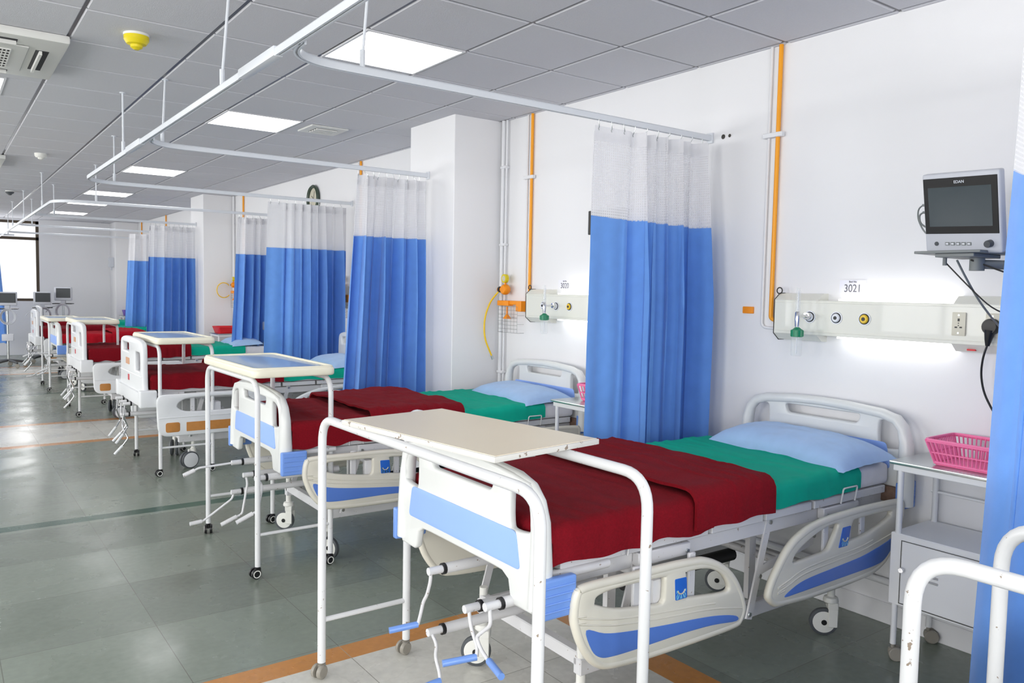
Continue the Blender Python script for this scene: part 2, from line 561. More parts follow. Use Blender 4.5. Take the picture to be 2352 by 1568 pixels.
# floor: slate slabs with marble crossing strips
XF = 2.52
bm = bmesh.new()
mats_f = ['slate', 'marble', 'ochre', 'greenm']
def frect(x0, x1, y0, y1, mi):
    vs = [bm.verts.new(p) for p in ((x0, y0, 0), (x1, y0, 0), (x1, y1, 0), (x0, y1, 0))]
    f = bm.faces.new(vs); f.material_index = mi
X0, X1 = WALL_L - .2, WALL_R + .2
ycur = WALL_B - .2
for k in (-1, 0, 1, 2):
    a, b = 1.70 + 6.9 * k, 3.13 + 6.9 * k      # marble crossing incl. borders
    g0, g1 = b + 2.60, b + 2.72
    if a < ycur: a = None
    if a is not None:
        frect(X0, X1, ycur, a, 0)
        frect(X0, XF, a, a + .13, 2); frect(X0, XF - .16, a + .13, b - .13, 1); frect(X0, XF, b - .13, b, 2)
        frect(XF - .16, XF, a + .13, b - .13, 2); frect(XF, X1, a, b, 0)
        ycur = b
    frect(X0, X1, ycur, g0, 0); frect(X0, X1, g0, g1, 3); ycur = g1
frect(X0, X1, ycur, WALL_F + .2, 0) if ycur < WALL_F + .2 else None
struct('floor', bm, mats_f)

# ceiling: 0.6 m tiles standing a little proud of the bars
bm = bmesh.new()
gx0, gy0 = 1.8195, 3.795
LIGHTS = [(1.8195, 3.795), (1.8195, 6.195), (1.8195, 9.795), (1.8195, 12.995), (1.8195, 14.795), (1.8195, 17.195)]
LIGHTS = [(x, gy0 + round((y - gy0) / .6) * .6) for x, y in LIGHTS]
LEFTL = [(-0.1805, 6.195)] + [(-2.3805, y) for y in (1.395, 4.995, 8.595, 12.195, 15.795)] + [(1.8195, -0.405), (-0.5805, -1.605), (-0.1805, 12.195)]
LIGHTS_ALL = LIGHTS + LEFTL
nx = range(-11, 4); ny = range(-12, 28)
for i in nx:
    for j in ny:
        x0, y0 = gx0 + .6 * i, gy0 + .6 * j
        x1, y1 = x0 + .6, y0 + .6
        if any(abs(x0 - lx) < .05 and abs(y0 - ly) < .05 for lx, ly in LIGHTS_ALL): continue
        if x0 > WALL_R or y0 > WALL_F or x1 < WALL_L or y1 < WALL_B: continue
        g = .0085
        a = [(x0 + g, y0 + g), (x1 - g, y0 + g), (x1 - g, y1 - g), (x0 + g, y1 - g)]
        b = [(x0 + g + .006, y0 + g + .006), (x1 - g - .006, y0 + g + .006), (x1 - g - .006, y1 - g - .006), (x0 + g + .006, y1 - g - .006)]
        va = [bm.verts.new((p[0], p[1], CEIL + .007)) for p in a]
        vb = [bm.verts.new((p[0], p[1], CEIL)) for p in b]
        bm.faces.new(vb[::-1])
        for k in range(4): bm.faces.new((va[k], va[(k + 1) % 4], vb[(k + 1) % 4], vb[k]))
n0 = len(bm.faces)
for f in bm.faces: f.material_index = 0
vs = [bm.verts.new(p) for p in ((X0, WALL_B - .2, CEIL + .007), (X1, WALL_B - .2, CEIL + .007), (X1, WALL_F + .2, CEIL + .007), (X0, WALL_F + .2, CEIL + .007))]
f = bm.faces.new(vs); f.material_index = 1
struct('ceiling', bm, ['tile', 'tbar'])


def wall_with_holes(name, plane, c0, c1, a0, a1, holes, z1=CEIL + .1):
    """wall slab between c0..c1 on its normal axis, a0..a1 along it, with rectangular openings (s0,s1,z0,z1)"""
    bm = bmesh.new()
    cuts = sorted({a0, a1} | {h[0] for h in holes} | {h[1] for h in holes})
    for s0, s1 in zip(cuts, cuts[1:]):
        spans = [(0.0, z1)]
        for h in holes:
            if h[0] <= s0 + 1e-6 and h[1] >= s1 - 1e-6: spans = [(0.0, h[2]), (h[3], z1)]
        for q0, q1 in spans:
            if q1 - q0 < 1e-3: continue
            if plane == 'X': box(bm, c0, c1, s0, s1, q0, q1)
            else: box(bm, s0, s1, c0, c1, q0, q1)
    return struct(name, bm, 'wall')


wall_with_holes('wall_right', 'X', WALL_R, WALL_R + .2, WALL_B, WALL_F + .2, [])
LH = [(y - .95, y + .95, .95, 2.6) for y in WIN_L]
wall_with_holes('wall_left', 'X', WALL_L - .2, WALL_L, WALL_B, WALL_F + .2, LH)
BH = [(x - .95, x + .95, .95, 2.6) for x in WIN_B]
wall_with_holes('wall_back', 'Y', WALL_B - .2, WALL_B, WALL_L, WALL_R, BH)
FH = [(.2, 1.84, 1.14, 2.83), (-2.6, -.4, 1.14, 2.83)]
wall_with_holes('wall_front', 'Y', WALL_F, WALL_F + .2, WALL_L, WALL_R, FH)
for nm, y0, y1 in (('wall_column_1', 5.165, 5.85), ('wall_column_2', 12.07, 12.75), ('wall_column_3', 18.97, WALL_F)):
    bm = bmesh.new(); box(bm, 3.2, WALL_R, y0, y1, 0, CEIL + .003, .004, 1); struct(nm, bm, 'wall')
bm = bmesh.new(); box(bm, WALL_R - .012, WALL_R, WALL_B, 5.165, 0, .10, .003, 1); struct('baseboard_right', bm, 'wall')


def window(idx, plane, c, a0, a1, z0, z1, transom=None, mull=None):
    t = empty('window_%d' % idx, (0, 0, 0)); t['kind'] = 'structure'
    fr = .055
    bars = [(a0, a0 + fr, z0, z1), (a1 - fr, a1, z0, z1), (a0, a1, z0, z0 + fr), (a0, a1, z1 - fr, z1)]
    if transom: bars.append((a0, a1, transom - .03, transom + .03))
    if mull: bars.append((mull - .03, mull + .03, z0, z1))
    bm = bmesh.new()
    for s0, s1, q0, q1 in bars:
        if plane == 'X': box(bm, c - .03, c + .03, s0, s1, q0, q1)
        else: box(bm, s0, s1, c - .03, c + .03, q0, q1)
    finish(bm, 'window_frame', 'wframe', t, 0)
    bm = bmesh.new()
    if plane == 'X': box(bm, c - .003, c + .003, a0 + .02, a1 - .02, z0 + .02, z1 - .02)
    else: box(bm, a0 + .02, a1 - .02, c - .003, c + .003, z0 + .02, z1 - .02)
    finish(bm, 'window_pane', 'glass', t, 0)


k = 1
for h in FH: window(k, 'Y', WALL_F + .06, *h, transom=2.46, mull=(h[0] + h[1]) / 2 if h[0] < 0 else None); k += 1
for h in LH: window(k, 'X', WALL_L - .06, *h, transom=2.2, mull=(h[0] + h[1]) / 2); k += 1
for h in BH: window(k, 'Y', WALL_B - .06, *h, transom=2.2, mull=(h[0] + h[1]) / 2); k += 1

# ceiling lights
ords = ['above the foot of the nearest two beds', 'over the third bed, beside the square vent', 'third square ceiling panel from the camera in the row over the beds',
        'fourth square ceiling panel from the camera in the row over the beds', 'fifth square ceiling panel from the camera in the row over the beds', 'farthest square ceiling panel, close to the end wall']
labs = ['largest and nearest bright square ceiling light panel, right of the curtain track'] + ['bright square ceiling light panel ' + s for s in ords[1:2]] + ['bright ' + s for s in ords[2:]]
for idx, (lx, ly) in enumerate(LIGHTS_ALL):
    if idx < 6: lab, grp = labs[idx], 'square ceiling light panels over the beds'
    elif idx == 6: lab, grp = 'bright square ceiling panel whose corner shows at the left edge below the air conditioner', 'ceiling light panels over the aisle'
    else: lab, grp = 'square ceiling light panel outside the view over the aisle side', 'ceiling light panels over the aisle'
    t = empty('ceiling_light', (lx + .3, ly + .3, CEIL), 0, lab, 'ceiling light', grp)
    bm = bmesh.new()
    for a in ((-.297, .297, -.297, -.283), (-.297, .297, .283, .297), (-.297, -.283, -.283, .283), (.283, .297, -.283, .283)):
        box(bm, a[0], a[1], a[2], a[3], -.004, .006)
    finish(bm, 'light_frame', 'panel_frame', t, 0)
    bm = bmesh.new(); box(bm, -.283, .283, -.283, .283, -.002, .004)
    finish(bm, 'diffuser', 'panel', t, 0)

# ------------------------------------------------------------------ beds
R1 = [(0.118, 0.631), (0.181, 0.635), (0.349, 0.632), (0.531, 0.631), (0.648, 0.625), (0.696, 0.617), (0.763, 0.592), (0.825, 0.555), (0.87, 0.509), (0.904, 0.456), (0.925, 0.405), (0.927, 0.375), (0.907, 0.339), (0.872, 0.327), (0.744, 0.324), (0.507, 0.325), (0.361, 0.329), (0.258, 0.337), (0.211, 0.349), (0.164, 0.384), (0.124, 0.439), (0.1, 0.494), (0.089, 0.536), (0.091, 0.584), (0.102, 0.62)]
H1 = [(0.19, 0.588), (0.248, 0.597), (0.351, 0.597), (0.48, 0.592), (0.491, 0.58), (0.491, 0.527), (0.484, 0.508), (0.455, 0.503), (0.284, 0.528), (0.19, 0.559), (0.18, 0.573)]
H2 = [(0.606, 0.587), (0.69, 0.582), (0.748, 0.566), (0.792, 0.539), (0.823, 0.501), (0.825, 0.478), (0.787, 0.475), (0.695, 0.485), (0.612, 0.495), (.602, .505), (.600, .575)]
B1 = [(0.141, 0.491), (0.22, 0.463), (0.322, 0.445), (0.503, 0.425), (0.658, 0.411), (0.774, 0.396), (0.87, 0.373), (0.871, 0.353), (0.742, 0.368), (0.581, 0.375), (0.359, 0.375), (0.256, 0.378), (0.203, 0.388), (0.166, 0.421)]
L1 = [(0.537, 0.576), (0.595, 0.574), (0.601, 0.500), (0.543, 0.500)]
R2 = [(1.98, 0.650), (1.839, 0.656), (1.6, 0.657), (1.381, 0.646), (1.258, 0.616), (1.181, 0.574), (1.127, 0.518), (1.083, 0.46), (1.062, 0.411), (1.068, 0.385), (1.099, 0.361), (1.138, 0.351), (1.298, 0.341), (1.512, 0.341), (1.684, 0.345), (1.803, 0.355), (1.888, 0.387), (1.946, 0.446), (1.985, 0.503), (2.015, 0.553), (2.023, 0.615), (2.012, .642)]
H3 = [(1.221, 0.506), (1.214, 0.525), (1.253, 0.555), (1.333, 0.588), (1.426, 0.614), (1.50, 0.617), (1.508, .605), (1.493, 0.58), (1.464, 0.537), (1.433, 0.515), (1.338, 0.509)]
H4 = [(1.635, 0.614), (1.721, 0.615), (1.90, 0.610), (1.915, .598), (1.905, 0.587), (1.847, 0.566), (1.727, 0.538), (1.61, 0.529), (1.59, 0.533), (1.592, .545), (1.608, 0.588), (1.62, .608)]
B2 = [(1.16, 0.381), (1.193, 0.401), (1.292, 0.425), (1.505, 0.437), (1.676, 0.446), (1.794, 0.462), (1.892, 0.480), (1.961, 0.500), (1.939, 0.454), (1.874, 0.403), (1.8, 0.388), (1.622, 0.384), (1.4, 0.382), (1.244, 0.380)]
L2 = [(1.537, 0.596), (1.596, 0.596), (1.577, 0.514), (1.512, 0.514)]


def inset_loop(pts, d):
    m = len(pts); out = []
    area = sum(pts[i][0] * pts[(i + 1) % m][1] - pts[(i + 1) % m][0] * pts[i][1] for i in range(m))
    sg = 1 if area > 0 else -1
    for i in range(m):
        a, b, c = Vector(pts[i - 1]), Vector(pts[i]), Vector(pts[(i + 1) % m])
        t = (c - a)
        if t.length < 1e-7: continue
        t.normalize(); n = Vector((-t.y, t.x)) * sg
        out.append(tuple(b + n * d))
    return out


def loop_tube(name, m, parent, pts2, r, plane, at, seg=8, closed=True):
    bm = bmesh.new()
    P = [(at, p[0], p[1]) if plane == 'YZ' else (p[0], at, p[1]) for p in pts2]
    tube(bm, P, r, seg, closed=closed)
    return finish(bm, name, m, parent, 60)


def side_rail(bed, sgn, outline, holes, stripe, logo, yc, th=.026):
    """cream plastic guard rail lying in the XZ plane at y=yc"""
    o = plate('side_rail', 'cream', bed, smooth_loop(outline), [smooth_loop(h) if len(h) > 4 else h for h in holes], th=th, bev=.010, plane='XZ', at=yc)
    yo = yc + sgn * (th / 2)
    ol = smooth_loop(outline)
    rim = inset_loop(ol, .011)
    loop_tube('rail_rim', 'cream', o, rim, .0165, 'XZ', yc)
    s = plate('blue_stripe', 'mblue', o, smooth_loop(stripe, 4) if len(stripe) > 4 else stripe, th=.004, bev=.0015, plane='XZ', at=yo)
    s['label'] = 'blue stripe along the rail'
    top = stripe[:7]
    for dz, a, b in ((.026, 0, 7), (.046, 0, 6)):
        bm = bmesh.new(); pp = smooth_loop([(p[0], p[1] + dz) for p in top], 5)[:5 * (b - 1)]
        tube(bm, [(p[0], yo - sgn * .001, p[1]) for p in pp], .0038, 6)
        finish(bm, 'moulded_ridge', 'cream', o, 60)
    return o, yo


def logo_plate(o, pts, yo, sgn):
    cx = sum(p[0] for p in pts) / 4; z0 = min(p[1] for p in pts); z1 = max(p[1] for p in pts)
    w = .052; h = z1 - z0
    sh = lambda p: p
    a = plate('emblem_plate', 'logo', o, round_poly(pts, .006), th=.004, bev=.001, plane='XZ', at=yo)
    bm = bmesh.new()
    for k in range(7):
        an = math.radians(-170 + k * 160 / 6)
        dx, dz = math.cos(an), math.sin(an)
        c = Vector((cx, 0, z0 + h * .47)); r0, r1 = .016, .042
        p = Vector((-dz, 0, dx))
        lo = z0 + .003
        vs = []
        for rr, wd in ((r0, .0014), (r1, .0062)):
            for s in (-1, 1):
                q = c + Vector((dx, 0, dz)) * rr + p * wd * s
                q.z = max(q.z, lo); q.x = min(max(q.x, cx - .024), cx + .024)
                vs.append(Vector((q.x, yo + sgn * .0026, q.z)))
        v = [bm.verts.new(q) for q in (vs[0], vs[1], vs[3], vs[2])]
        bm.faces.new(v)
    bmesh.ops.solidify(bm, geom=bm.faces[:], thickness=.0006)
    finish(bm, 'emblem_rays', 'logoray', o, 0)
    bm = bmesh.new()
    P = [(cx + .018 * math.cos(math.radians(a_)), yo + sgn * .003, z0 + h * .50 + .018 * math.sin(math.radians(a_))) for a_ in range(195, 350, 15)]
    tube(bm, P, .0025, 6)
    finish(bm, 'emblem_arc', 'logosun', o, 60)


def board_outline(top, w=.455, foot=.55, base=.64):
    """foot/head board outline in YZ, symmetric"""
    half = [(0, base), (.20, base), (.265, base - .002), (.300, base - .02), (.315, foot + .012), (.330, foot), (.430, foot + .002), (.455, foot + .04),
            (w + .005, foot + .15), (w, top - .14), (w - .015, top - .07), (w - .06, top - .022), (w - .14, top - .005), (.15, top + .010), (0, top + .014)]
    right = half
    left = [(-y, z) for y, z in half[::-1] if y > 0]
    pts = right + left
    return pts


def end_board_a(bed, name, x, dz, flip, blue='lblue'):
    top = .975 + dz * 1.4; foot = .545 + dz; base = .64 + dz
    ol = board_outline(top, foot=foot, base=base)
    holes = []
    for s in (-1, 1):
        h = [(s * .305, top - .165), (s * .305, top - .07), (s * .325, top - .052), (s * .375, top - .062), (s * .405, top - .09), (s * .413, top - .15), (s * .405, top - .175), (s * .325, top - .185)]
        holes.append(smooth_loop(h, 3))
    holes.append(round_poly([(-.195, top - .085), (.195, top - .085), (.21, top - .04), (-.21, top - .04)], .02))
    o = plate(name, 'bedwhite', bed, ol, holes, th=.032, bev=.010, plane='YZ', at=x)
    rim = [p for p in ol if p[1] > foot + .02 or abs(p[0]) > .3]
    # raised tube along sides and top
    rp = [(s * y, z) for s in (1,) for y, z in []]
    path = [(.438, foot + .02), (.441, foot + .15), (.437, top - .14), (.42, top - .08), (.385, top - .042), (.32, top - .022), (.15, top - .008), (0, top - .004)]
    path = path + [(-y, z) for y, z in path[-2::-1]]
    loop_tube('board_rim', 'bedwhite', o, path, [.040, .037, .031, .027, .025, .024, .023, .022, .023, .024, .025, .027, .031, .037, .040], 'YZ', x + (.012 if not flip else -.012), seg=12, closed=False)
    yo = x + (-.017 if not flip else -.017)
    b = plate('colour_panel', blue, o, round_poly([(-.37, base + .030 + flip * .05), (.37, base + .030 + flip * .05), (.345, base + .150 + flip * .05), (-.345, base + .150 + flip * .05)], .02), th=.004, bev=.0015, plane='YZ', at=yo)
    b['label'] = 'light blue inset panel'
    return o


def bumper(bed, x0, x1, y, sgn, z0, z1, m='bump'):
    bm = bmesh.new()
    ya, yb = sorted((y, y + sgn * .03))
    box(bm, x0, x1, ya, yb, z0, z1, .009, 3)
    for k in range(4):
        z = z0 + (z1 - z0) * (.2 + .2 * k)
        yy = y + sgn * .031
        tube(bm, [(x0 + .012, yy, z), (x1 - .012, yy, z)], .0035, 6)
    return finish(bm, 'corner_bumper', m, bed, 50)


def caster_a(bed, x, y, rz, name='caster', R=.0625):
    t = bmesh.new()
    # stem + hub + fork
    lathe(t, [(0, .335), (.017, .335), (.017, .185), (.030, .180), (.034, .168), (.034, .160), (.022, .150), (0, .150)], (0, 0, 0))
    for s in (-1, 1):
        ya, yb = sorted((s * .018, s * .026))
        box(t, -.012, .030, ya, yb, .045, .160, .003, 1)
    box(t, -.015, .031, -.0275, .0275, .125, .162, .004, 1)
    fk = finish(t, name, 'castwhite', bed, 40)
    fk.location = (x, y, 0); fk.rotation_euler = (0, 0, rz)
    b = bmesh.new()
    off = -.028
    lathe(b, [(R - .012, -.012), (R, -.009), (R, .009), (R - .012, .012)], (off, 0, R), 'Y', 28)
    w1 = finish(b, 'tyre', 'tyre', fk, 40)
    b = bmesh.new()
    lathe(b, [(0, -.017), (.024, -.0165), (R - .013, -.012), (R - .013, .012), (.02, .017), (0, .017)], (off, 0, R), 'Y', 28)
    finish(b, 'wheel_disc', 'castwhite', fk, 40)
    b = bmesh.new()
    for s in (-1, 1):
        lathe(b, [(.006, s * .0175), (.006, s * .0195), (.012, s * .0195), (.0125, s * .016)], (off, 0, R), 'Y', 20)
    finish(b, 'hub_cap', 'black', fk, 40)
    return fk


def crank(bed, y, z, x0, rod, handle, hm, am='frame'):
    t = bmesh.new()
    xe = rod[0][0]
    tube(t, [(x0, y, z), (xe + .045, y, z)], .019, 12)
    tube(t, [(xe + .047, y, z), (xe - .015, y, z)], .014, 10)
    c = finish(t, 'crank', 'frame', bed, 40)
    b = bmesh.new(); tube(b, fillet(rod, .02, 4), .0065, 8)
    finish(b, 'crank_arm', am, c, 60)
    b = bmesh.new(); tube(b, handle, .0115, 10)
    h = finish(b, 'crank_handle', hm, c, 50)
    b = bmesh.new()
    lathe(b, [(.0205, xe + .040), (.0205, xe + .052)], (0, y, z), 'X', 14)
    finish(b, 'bearing_ring', 'black', c, 40)
    return c


def deck(bed, L=2.06, zt=.70, yh=.43):
    """sectional sleeping deck of white enamelled steel"""
    for a, b_ in ((.10, .80), (.82, 1.12), (1.14, 1.44), (1.46, L - .06)):
        bm = bmesh.new()
        for s in (-1, 1):
            ya, yb = sorted((s * yh, s * (yh - .025)))
            box(bm, a, b_, ya, yb, zt - .035, zt, .003, 1)
        box(bm, a, b_, -yh + .02, yh - .02, zt - .008, zt - .002)
        for q in (a, b_ - .03):
            box(bm, q, q + .03, -yh + .02, yh - .02, zt - .035, zt - .008)
        finish(bm, 'deck_section', 'frame', bed, 0)
    bm = bmesh.new()
    p = fillet([(.30, -yh, zt - .045), (.045, -yh, zt - .045), (.045, yh, zt - .045), (.30, yh, zt - .045)], .07, 6)
    tube(bm, p, .016, 10)
    finish(bm, 'foot_bow', 'frame', bed, 50)


def base_frame(bed, ys=.31, z=.255, x0=.30, x1=1.80):
    bm = bmesh.new()
    for s in (-1, 1):
        box(bm, x0 - .02, x1 + .02, s * ys - .02, s * ys + .02, z - .03, z + .03, .004, 1)
    for x in (x0, x1):
        box(bm, x - .02, x + .02, -ys, ys, z + .0, z + .05, .004, 1)
    finish(bm, 'base_frame', 'frame', bed, 30)
    bm = bmesh.new()
    for s in (-1, 1):
        tube(bm, [(.12, s * .24, .635), (2.0, s * .24, .635)], .017, 10)
        box(bm, .02, 2.07, s * .385 - .015, s * .385 + .015, .60, .655, .003, 1)
        for x in (.45, 1.25):
            box(bm, x, x + .04, s * .26 - .012, s * .26 + .012, z + .02, .626)
    for x in (.14, 1.05, 1.95): box(bm, x, x + .03, -.385, .385, .606, .641)
    finish(bm, 'upper_frame', 'frame', bed, 30)
    for s in (-1, 1):
        yy = s * .40
        for (xa, za, xb, zb) in ((1.20, .665, 1.09, .27), (.46, .62, .36, .27), (1.145, .455, 1.50, .52)):
            bm = bmesh.new()
            d = Vector((xb - xa, 0, zb - za)); n = Vector((-d.z, 0, d.x)).normalized() * .017
            vs = [bm.verts.new(Vector(q) + Vector((0, yy + e, 0))) for e in (-.004, .004) for q in
                  (Vector((xa, 0, za)) + n, Vector((xa, 0, za)) - n, Vector((xb, 0, zb)) - n, Vector((xb, 0, zb)) + n)]
            for f in ((0, 1, 2, 3), (7, 6, 5, 4), (0, 4, 5, 1), (1, 5, 6, 2), (2, 6, 7, 3), (3, 7, 4, 0)):
                bm.faces.new([vs[i] for i in f])
            lk_ = finish(bm, 'lift_link', 'frame', bed, 30)
            for (bx, bz) in ((xa, za - .02), (xb, zb + .02)):
                bm = bmesh.new()
                lathe(bm, [(0, yy + s * .004), (.009, yy + s * .004), (.009, yy + s * .010), (0, yy + s * .010)], (bx, 0, bz), 'Y', 8)
                finish(bm, 'pivot_bolt', 'steel', lk_, 30)
    bm = bmesh.new()
    tube(bm, [(.80, .02, .34), (1.50, .02, .34)], .03, 14)
    finish(bm, 'screw_cover', 'black', bed, 40)
    bm = bmesh.new()
    tube(bm, [(.34, .05, .35), (.80, .02, .34)], .015, 10)
    finish(bm, 'screw_rod', 'frame', bed, 40)
    for tx, tz in ((1.4, .42), (.62, .50)):
        bm = bmesh.new(); tube(bm, [(tx, -.39, tz), (tx, .39, tz)], .017, 10); finish(bm, 'torsion_tube', 'frame', bed, 40)
    bm = bmesh.new()
    lathe(bm, [(0, .38), (.03, .38), (.03, .42), (.015, .44), (.015, .60), (0, .60)], (1.20, .18, 0))
    finish(bm, 'lift_column', 'frame', bed, 40)


def rail_mount(bed, sgn, xa, xb, yrail):
    bm = bmesh.new()
    y0, y1 = sorted((sgn * .402, sgn * .436))
    box(bm, xa + .10, xb, y0, y1, .612, .660, .004, 1)
    ya, yb = sorted((sgn * (abs(yrail) - .030), sgn * (abs(yrail) - .016)))
    for x in (xa + .03, xb - .06):
        box(bm, x, x + .035, ya, yb, .44, .64, .004, 1)
    y2, y3 = sorted((sgn * .44, sgn * (abs(yrail) - .012)))
    box(bm, (xa + xb) / 2 - .06, (xa + xb) / 2 + .05, y2, y3, .47, .58, .012, 2)
    finish(bm, 'rail_bracket', 'frame', bed, 40)
    bm = bmesh.new()
    for x in (xa + .12, xb - .02):
        yy = sgn * .438
        lathe(bm, [(0, yy - sgn * .002), (.008, yy - sgn * .002), (.008, yy + sgn * .005), (0, yy + sgn * .005)], (x, 0, .63), 'Y', 8)
    finish(bm, 'bolts', 'steel', bed, 40)


def wire_loop(bed, xa, xb, sgn):
    bm = bmesh.new()
    y = sgn * .442
    tube(bm, fillet([(xa, y, .668), (xa, y + sgn * .01, .735), (xb, y + sgn * .01, .735), (xb, y, .668)], .010, 3), .004, 6)
    finish(bm, 'wire_loop', 'frame', bed, 60)


CR_A = [  # y, z, rod polyline, handle polyline
    (.04, .560, [(-.10, .048, .56), (-.10, .05, .52), (-.10, .075, .46), (-.10, .10, .43), (-.105, .11, .38), (-.11, .12, .341)], [(-.11, .12, .341), (-.21, .15, .33)]),
    (-.20, .507, [(-.10, -.205, .507), (-.10, -.215, .46), (-.10, -.235, .43), (-.10, -.26, .40), (-.105, -.263, .372)], [(-.105, -.263, .370), (-.21, -.225, .36)]),
    (-.32, .555, [(-.10, -.325, .555), (-.10, -.335, .50), (-.10, -.25, .43), (-.10, -.28, .40), (-.105, -.33, .385)], [(-.105, -.335, .385), (-.13, -.44, .385)]),
    (.04, .340, [(-.10, .042, .34), (-.10, .0, .31), (-.10, .01, .26), (-.10, -.02, .22), (-.105, -.036, .195)], [(-.105, -.036, .195), (-.20, -.03, .185)]),
]


CR_A2 = [
    (.05, .530, [(-.116, .05, .53), (-.15, .05, .528), (-.311, .05, .521), (-.335, .05, .510)], [(-.335, .05, .510), (-.395, .05, .487)]),
    (-.15, .497, [(-.11, -.15, .497), (-.10, -.15, .451), (-.13, -.15, .279), (-.16, -.15, .268)], [(-.16, -.15, .268), (-.245, -.15, .235)]),
    (-.38, .526, [(-.117, -.38, .526), (-.097, -.40, .486), (-.122, -.40, .355), (-.15, -.40, .345)], [(-.15, -.40, .345), (-.235, -.40, .308)]),
    (.08, .350, [(-.11, .08, .35), (-.117, .08, .313), (-.279, .08, .207), (-.29, .08, .204)], [(-.29, .08, .204), (-.355, .08, .198)]),
]


def make_bed_a(hm, label, cranks=CR_A):
    bed = empty('hospital_bed', (0, 0, 0), 0, label, 'hospital bed', 'hospital beds along the right wall')
    end_board_a(bed, 'footboard', 0.0, 0.0, False)
    end_board_a(bed, 'headboard', 2.07, 0.045, True).location.y = -.05
    for s in (-1, 1):
        yr = s * .50
        o, yo = side_rail(bed, s, R1, [H1, H2], B1, L1, yr); logo_plate(o, L1, yo, s)
        o, yo = side_rail(bed, s, R2, [H3, H4], B2, L2, yr); logo_plate(o, L2, yo, s)
        rail_mount(bed, s, .34, .70, yr); rail_mount(bed, s, 1.42, 1.78, yr)
        bumper(bed, -.025, .115, s * .465, s, .545, .672)
        bumper(bed, 2.02, 2.15, s * .465, s, .590, .715)
        wire_loop(bed, .38, .465, s); wire_loop(bed, 1.63, 1.735, s)
        y0, y1 = sorted((s * .38, s * .468))
        bm = bmesh.new(); box(bm, .017, .05, y0, y1, .575, .655, .003, 1); finish(bm, 'corner_bracket', 'frame', bed, 0)
        bm = bmesh.new(); box(bm, 2.02, 2.05, y0, y1, .62, .69, .003, 1); q = finish(bm, 'corner_bracket', 'rust', bed, 0); q['label'] = 'rusty brown corner bracket'
    deck(bed); base_frame(bed)
    for i, (x, y, a) in enumerate(((.30, -.31, 2.0), (.30, .31, -.75), (1.80, -.31, -.80), (1.80, .31, -.95))):
        caster_a(bed, x, y, a)
    for y, z, rod, han in cranks: crank(bed, y, z, .34, rod, han, hm)
    KID[bed.name] = kids(bed)
    return bed


RB1 = rect(.07, 1.02, .27, .665, .075, 7)
RB1 = round_poly([(.075, .32), (1.02, .32), (1.02, .665), (.06, .665)], [.09, .09, .09, .07], 7)
RB2 = smooth_loop([(1.14, .30), (1.9, .30), (1.98, .34), (2.0, .45), (2.0, .58), (1.97, .64), (1.85, .665), (1.55, .655), (1.35, .62), (1.2, .55), (1.12, .44), (1.10, .35)], 4)


def caster_b(bed, x, y, rz, R=.072):
    t = bmesh.new()
    lathe(t, [(0, .33), (.016, .33), (.016, .17), (.024, .165), (.024, .12), (0, .12)], (0, 0, 0))
    box(t, -.045, .02, -.008, .008, R, .16, .004, 1)
    fk = finish(t, 'caster', 'castwhite', bed, 40)
    fk.location = (x, y, 0); fk.rotation_euler = (0, 0, rz)
    for s in (-1, 1):
        b = bmesh.new(); ya = s * .012; yb = s * .036
        lathe(b, [(R - .016, ya), (R - .004, ya), (R, ya + s * .006), (R, yb - s * .006), (R - .010, yb)], (-.035, 0, R), 'Y', 28)
        finish(b, 'tyre', 'tyre', fk, 40)
        b = bmesh.new()
        lathe(b, [(0, ya), (R - .010, ya), (R - .010, yb + s * .001), (R - .03, yb + s * .005), (0, yb + s * .005)], (-.035, 0, R), 'Y', 28)
        finish(b, 'wheel_disc', 'white2', fk, 40)
    return fk


def end_board_b(bed, name, x, dz, face):
    z0, top = .655 + dz, 1.09 + dz
    ol = smooth_loop([(-.455, z0), (-.2, z0 - .01), (.2, z0 - .01), (.455, z0), (.458, z0 + .08), (.452, .84 + dz), (.448, .96 + dz), (.435, 1.05 + dz), (.38, top - .005), (.2, top + .012), (-.2, top + .012), (-.38, top - .005), (-.435, 1.05 + dz), (-.448, .96 + dz), (-.452, .84 + dz), (-.458, z0 + .08)], 4)
    hs = [rect(.08, .36, top - .115, top - .045, .02), rect(-.36, -.30 + .14, top - .25, top - .10, .03)]
    o = plate(name, 'white2', bed, ol, hs, th=.045, bev=.014, plane='YZ', at=x)
    s = face
    xo = x + s * .0235
    b = plate('tan_label', 'tan', o, rect(.05, .20, top - .225, top - .17, .006), th=.004, bev=.001, plane='YZ', at=xo)
    b = plate('red_mark', 'redmark', o, rect(.06, .12, top - .36, top - .31, .003), th=.004, bev=.001, plane='YZ', at=xo)
    bm = bmesh.new(); tube(bm, [(xo, -.44, top - .29), (xo, .44, top - .29)], .004, 6)
    finish(bm, 'moulded_line', 'white2', o, 50)
    return o


